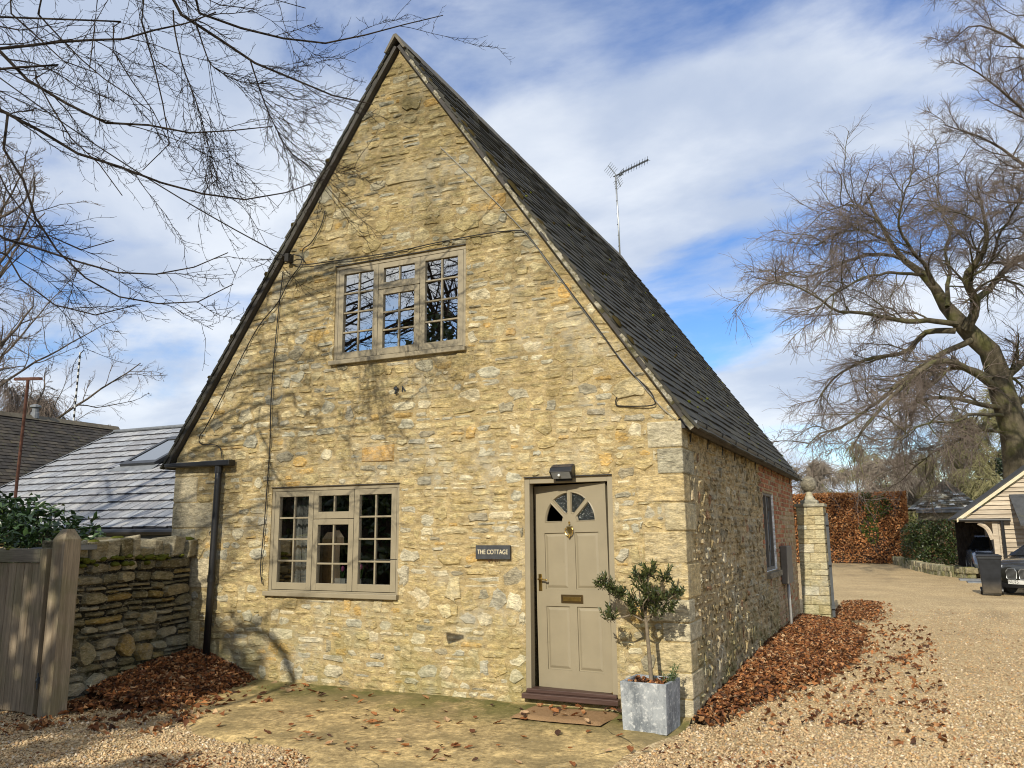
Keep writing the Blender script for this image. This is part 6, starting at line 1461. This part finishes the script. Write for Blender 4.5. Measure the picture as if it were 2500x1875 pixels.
# ---- tree at the left whose boughs hang across the view
rng = np.random.default_rng(9); q1 = lambda u, v: (u*.4973, v*.4973)
TB = np.array([-6.0, -6.8, 0.0])
t = thing('overhanging_beech', 'bare dark boughs with fine twigs hanging in from the upper left', 'tree', loc=(0, 0, 0))
BR = [([(-300, 250), (0, 240), (130, 225), (300, 205), (480, 195), (620, 190), (750, 150), (870, 120), (960, 108), (1060, 60)], .015, .004, 7.2, 6.6, 5.5),
      ([(500, -420), (800, 0), (860, 55), (960, 105), (1050, 165), (1130, 250), (1230, 300), (1400, 370), (1560, 440), (1700, 490), (1830, 512)], .021, .004, 7.0, 7.4, 7.5),
      ([(700, -300), (900, 20), (1040, 75), (1130, 120), (1280, 165), (1400, 190), (1540, 212), (1660, 205), (1800, 170), (1950, 130), (2080, 95), (2175, 75)], .016, .003, 7.2, 7.6, 8.0),
      ([(-250, 100), (0, 300), (130, 390), (230, 440), (330, 510), (400, 530), (470, 590), (550, 605), (680, 600), (800, 640), (900, 652), (1050, 648), (1200, 635), (1340, 620)], .018, .003, 6.6, 6.9, 5.0),
      ([(-250, 380), (0, 540), (150, 610), (300, 720), (400, 760), (560, 810), (680, 850), (800, 900), (950, 940), (1080, 970), (1200, 980), (1330, 965), (1450, 930), (1590, 880)], .016, .003, 6.8, 7.2, 4.4),
      ([(100, 330), (150, 400), (200, 460), (290, 570), (350, 680), (420, 745), (520, 840), (600, 960)], .012, .003, 6.6, 6.5, 5.0),
      ([(-250, 1100), (0, 1165), (100, 1195), (250, 1240), (400, 1290), (560, 1335), (700, 1350), (850, 1335), (960, 1310), (1060, 1290), (1120, 1240)], .014, .003, 6.8, 7.0, 3.6),
      ([(-200, 500), (0, 715), (60, 760), (110, 870), (140, 1000), (200, 1110), (280, 1230), (380, 1330), (480, 1410), (560, 1450), (700, 1480), (850, 1495), (980, 1480), (1080, 1450), (1145, 1395)], .013, .003, 7.2, 7.0, 4.2),
      ([(-250, 1200), (0, 1320), (100, 1370), (230, 1470), (330, 1530), (450, 1545), (580, 1545), (660, 1500)], .012, .003, 6.2, 6.4, 3.4),
      ([(440, -250), (465, 0), (462, 150), (450, 250), (440, 330)], .008, .003, 6.4, 6.2, 7.2),
      ([(600, -250), (650, 0), (690, 90), (720, 200), (750, 300), (790, 420), (800, 520), (815, 620), (832, 720), (790, 790), (700, 835)], .010, .003, 6.9, 7.0, 7.4),
      ([(450, 100), (500, 150), (560, 260), (600, 330), (700, 470), (760, 560), (830, 700)], .008, .003, 7.2, 7.2, 7),
      ([(0, -200), (180, 60), (330, 220), (450, 340), (560, 420), (680, 500), (760, 560)], .011, .003, 7.6, 7.4, 6.8),
      ([(-200, -100), (0, 40), (100, 90), (200, 200), (270, 280), (400, 330), (480, 360)], .013, .003, 6.6, 6.6, 6.4),
      ([(1230, 300), (1290, 480), (1350, 620), (1420, 740), (1500, 800)], .007, .003, 7.4, 7.5, None),
      ([(960, 105), (1010, 260), (1050, 330), (1180, 400), (1330, 410)], .007, .003, 7.2, 7.4, None),
      ([(800, -250), (950, 20), (1060, 30), (1140, 5), (1260, 45)], .010, .003, 7.0, 7.2, 7.8),
      ([(1100, -200), (1350, 0), (1390, 60), (1500, 40)], .008, .003, 7.0, 7.2, 7.8),
      ([(-150, 850), (0, 980), (120, 1040), (230, 1150), (330, 1210), (460, 1230), (560, 1180)], .010, .003, 6.9, 7.0, 4.0),
      ([(850, 50), (860, 160), (900, 330), (970, 520), (1020, 700), (1060, 860)], .007, .003, 7.0, 7.2, None)]
LL = [([(-5.8, -6.9, 4.6), (-2.4, -8.2, 5.7), (.4, -8.3, 5.36), (1.1, -8.2, 5.36), (1.46, -8.2, 5.43), (1.70, -8.2, 5.50), (1.99, -8.2, 5.36), (2.2, -8.2, 5.14), (2.29, -8.2, 4.92), (2.34, -8.2, 4.5), (2.3, -8.2, 4.1)], .10, .045)]  # added limb out of view, bent to cast a hooked shadow on the gable
for pts, r0, r1, d0, d1, tz in BR:
    n_ = len(pts); Q = [at(*q1(u, v), d0+(d1-d0)*i/(n_-1)) for i, (u, v) in enumerate(pts)]
    if tz is not None:
        tz2 = max(2.5, tz-1.2); m_ = TB+(Q[0]-TB)*.45; Q = [np.array([TB[0]+.04*tz2, TB[1]+.06*tz2, tz2]), np.array([m_[0], m_[1], (tz2*.45+Q[0][2]*.55)+.35])]+Q
        LL.append((Q, r0*2.9, r1*1.3))
    else: LL.append((Q, r0, r1))
P0, R0 = limbs(LL, 34)
tz = np.linspace(0, 1, 14)
TR = np.stack([TB[0]+.5*tz, TB[1]+.8*tz, -.1+11.0*tz], 1)[None]; RR = np.linspace(.34, .06, 14)[None]
# the rest of its crown, out of the picture, whose shade falls on the gable
P1c, R1c = grow(TR, RR, 12, .35, .98, .55, .9, 10, .4, rng, (.15, .1, .35), .12, .02, taper=.2)
P2c, R2c = grow(P1c, R1c, 8, .2, 1, .4, .7, 7, .5, rng, (0, 0, .1), .15, .010, taper=.3)
P3c, R3c = grow(P2c, R2c, 6, .2, 1, .45, .7, 5, .55, rng, (0, 0, 0), .17, .006, taper=.4)
P1, R1 = grow(P0, R0, 15, .30, .99, .2, .55, 9, .5, rng, (.25, .1, -.75), .10, .0034, absl=(.30, 1.25), taper=.4, tip=(.35, 0, .15), planar=(0, 0, 1))
P2, R2 = grow(P1, R1, 6, .15, .98, .4, .6, 6, .6, rng, (.1, 0, -.35), .12, .0027, absl=(.10, .48), taper=.45, tip=(.2, 0, .35))
P3, R3 = grow(np.concatenate([P1[:, ::2][:, :5], P1[:, 4:9]]), np.concatenate([R1[:, ::2][:, :5], R1[:, 4:9]]), 7, .1, .99, .3, .75, 3, .6, rng, (0, 0, .1), .12, .0023, absl=(.03, .10), taper=.5, tip=(.2, 0, .7))
P4, R4 = grow(P2, R2, 5, .15, .99, .3, .7, 2, .7, rng, (0, 0, .2), .1, .0021, absl=(.025, .08), taper=.5, tip=(0, 0, .6))
P5, R5 = grow(P0, R0, 26, .3, .99, .3, .8, 3, .3, rng, (.1, 0, .2), .12, .0030, absl=(.04, .16), taper=.5, tip=(0, 0, .6))
V, F = tubes_geo([(TR, RR, 10), (P0, R0, 6), (P1c, R1c, 5), (P2c, R2c, 4)]); np_mesh('trunk', V, F, MT['dark_branch'], t, smooth=True)
V, F = tubes_geo([(P1, R1, 4), (P2, R2, 3), (P3, R3, 3), (P4, R4, 3), (P5, R5, 3), (P3c, R3c, 3)]); np_mesh('crown', V, F, MT['dark_branch'], t, smooth=True)

# ---- trees behind the viewer: they shade the drive and show in the upper panes
bare_tree('bare tree behind the viewer mirrored in the upper window', (-5.0, -17, -.1), 14.5, 4.2, 51, .36, 14, 9, 6, 4, MT['dark_branch'], MT['dark_branch'], .05, (.5, 0), .28, .009)
bare_tree('second bare tree behind the viewer shading the gable', (.5, -21, -.1), 22, 4.8, 52, .2, 13, 8, 6, 3, MT['dark_branch'], MT['dark_branch'], .05, (.3, 0), .45, .012)
rng = np.random.default_rng(61)
def screen(label, spots, n, name='evergreen_screen'):
    t = thing(name, label, 'hedge'); BL = []
    for x, y, h, r in spots:
        for k in range(int(h/1.1)): BL.append(((x+rng.uniform(-.5, .5), y+rng.uniform(-.5, .5), .5+k*1.1), (r*(1.15-.5*k*1.1/h), r*.8, .9)))
    C, d = clumps(rng, n, BL, .45); C = C[C[:, 2] > 0]
    foliage('foliage', C, [((0.018, 0.035, 0.012), 5), ((0.03, 0.05, 0.016), 4), ((0.05, 0.07, 0.022), 1)], .30, .17, MT['leaf'], t, rng, .4)
    mb = MB()
    for x, y, h, r in spots: mb.tube([(x, y, -.1), (x, y, h*.85)], [.16, .05], 6)
    mb.build('trunks', MT['dark_branch'], t)
    for x, y, h, r in spots: blob('added_dark_core', (x, y-.2, h*.33), r*.95, MT['dark_branch'], t, random.Random(int(x*10)), h*.30/r)  # added solid dark cores, stop sky showing through the screen's leaves
screen('dark evergreen screen behind the viewer shading the gate', [(-15+1.45*i, -12.5+.4*math.sin(i*2.1), (8.2 if i > 7 else 5.2)+.4*math.sin(i*1.7), 1.2) for i in range(12)], 22000)
screen('lower evergreen bushes behind the viewer at the drive entrance', [(1.7, -12.8, 6.7, .8), (2.7, -12.9, 6.6, .75), (3.7, -12.6, 5.9, .8)], 4200)

# ---- trees behind the roofs on the left
b = at(40, 1100, 34); bare_tree('bare spreading tree behind the brown roof at the left edge', (b[0]-2.5, b[1], -.1), 14.5, 6.0, 71, .22, 15, 10, 8, 5, droop=.18, tw=.008)
b = at(150, 1100, 42); bare_tree('weeping bare tree behind the striped mast', (b[0]-2, b[1], -.1), 9.0, 4.0, 72, .16, 15, 9, 8, 6, droop=.9, tw=.010, last=(.5, 1.6))
b = at(240, 1100, 48); bare_tree('small bare tree right of the flue on the brown roof', (b[0], b[1], -.1), 7.8, 3.2, 73, .12, 12, 8, 7, 4, droop=.0, tw=.010)
b = at(-120, 900, 30); bare_tree('tall bare tree rising at the left edge behind the boughs', (b[0], b[1], -.1), 19, 6.0, 79, .30, 15, 9, 7, 4, droop=.1, tw=.008)
# ---- behind the cottage and the hedge
b = at(1885, 1150, 52); bare_tree('small pale bare tree showing over the far roof corner', (b[0], b[1], -.1), 7.6, 3.0, 74, .16, 11, 7, 6, 4, tw=.007)
OL = dict(mw=MT['branch'], mt=MT['twigfar'])
for i, (u, d_, h, sp, lab) in enumerate(((1990, 66, 7.6, 3.4, 'low bare bushy tree behind the hedge next to the ball finial'), (2090, 72, 8.5, 4.0, 'bare olive green tree behind the middle of the hedge'), (2160, 60, 6.6, 3.2, 'arching bare tree behind the right of the hedge'), (2225, 64, 7.0, 3.0, 'pale stemmed bare tree right of the hedge'), (2320, 62, 8.0, 3.4, 'bare tree behind the pyramid roof'), (2400, 60, 10.0, 4.0, 'bare tree between the pyramid roof and the car port'), (2470, 58, 10.5, 4.0, 'bare tree rising above the car port roof'), (2280, 75, 7.4, 3.6, 'distant bare tree glimpsed left of the pyramid roof'))):
    b = at(u, 1200, d_); bare_tree(lab, (b[0], b[1], -.1), h, sp, 80+i, .16, 14, 8, 7, 5, droop=.5+.35*(i % 2), tw=.022, last=(.4, 1.3), crown0=.12, mt=MT['olivetwig'] if i in (1, 3, 4, 5, 6) else MT['paletwig'])
# ivy-clad evergreen column beside the beech trunk
iv = thing('ivy_clad_trunk', 'dark ivy covered trunk beside the beech above the car port', 'tree'); b = at(2478, 1180, 50)
BL = [((b[0]+rng.uniform(-.5, .5), b[1], 1.0+.75*k), (.95-.03*k, .8, .7)) for k in range(7)]; C, d = clumps(rng, 3500, BL, .5)
foliage('ivy', C, [((0.02, 0.035, 0.012), 4), ((0.035, 0.055, 0.018), 4)], .2, .14, MT['leaf'], iv, rng, .4); MB().tube([(b[0], b[1], -.1), (b[0], b[1], 6)], [.3, .15], 8).build('trunk', MT['bark'], iv)
# scrubby undergrowth at the field edge reads as one mass
n = 26000; x = rng.uniform(-2, 26, n); y = rng.uniform(52, 58, n); h = 3.0+1.6*np.array([mnoise.noise((a*.35, 4, 0)) for a in x])+np.clip((x-8)*.18, 0, 2.4); C = np.c_[x, y, rng.random(n)*np.maximum(h, .5)]
o = foliage('undergrowth', C, [((0.20, 0.19, 0.08), 4), ((0.26, 0.225, 0.115), 4), ((0.14, 0.16, 0.055), 3)], .5, .10, MT['deadleaf'], None, rng, .0); tag(o, 'olive brown undergrowth along the field edge behind the hedge', 'undergrowth', kind='stuff')
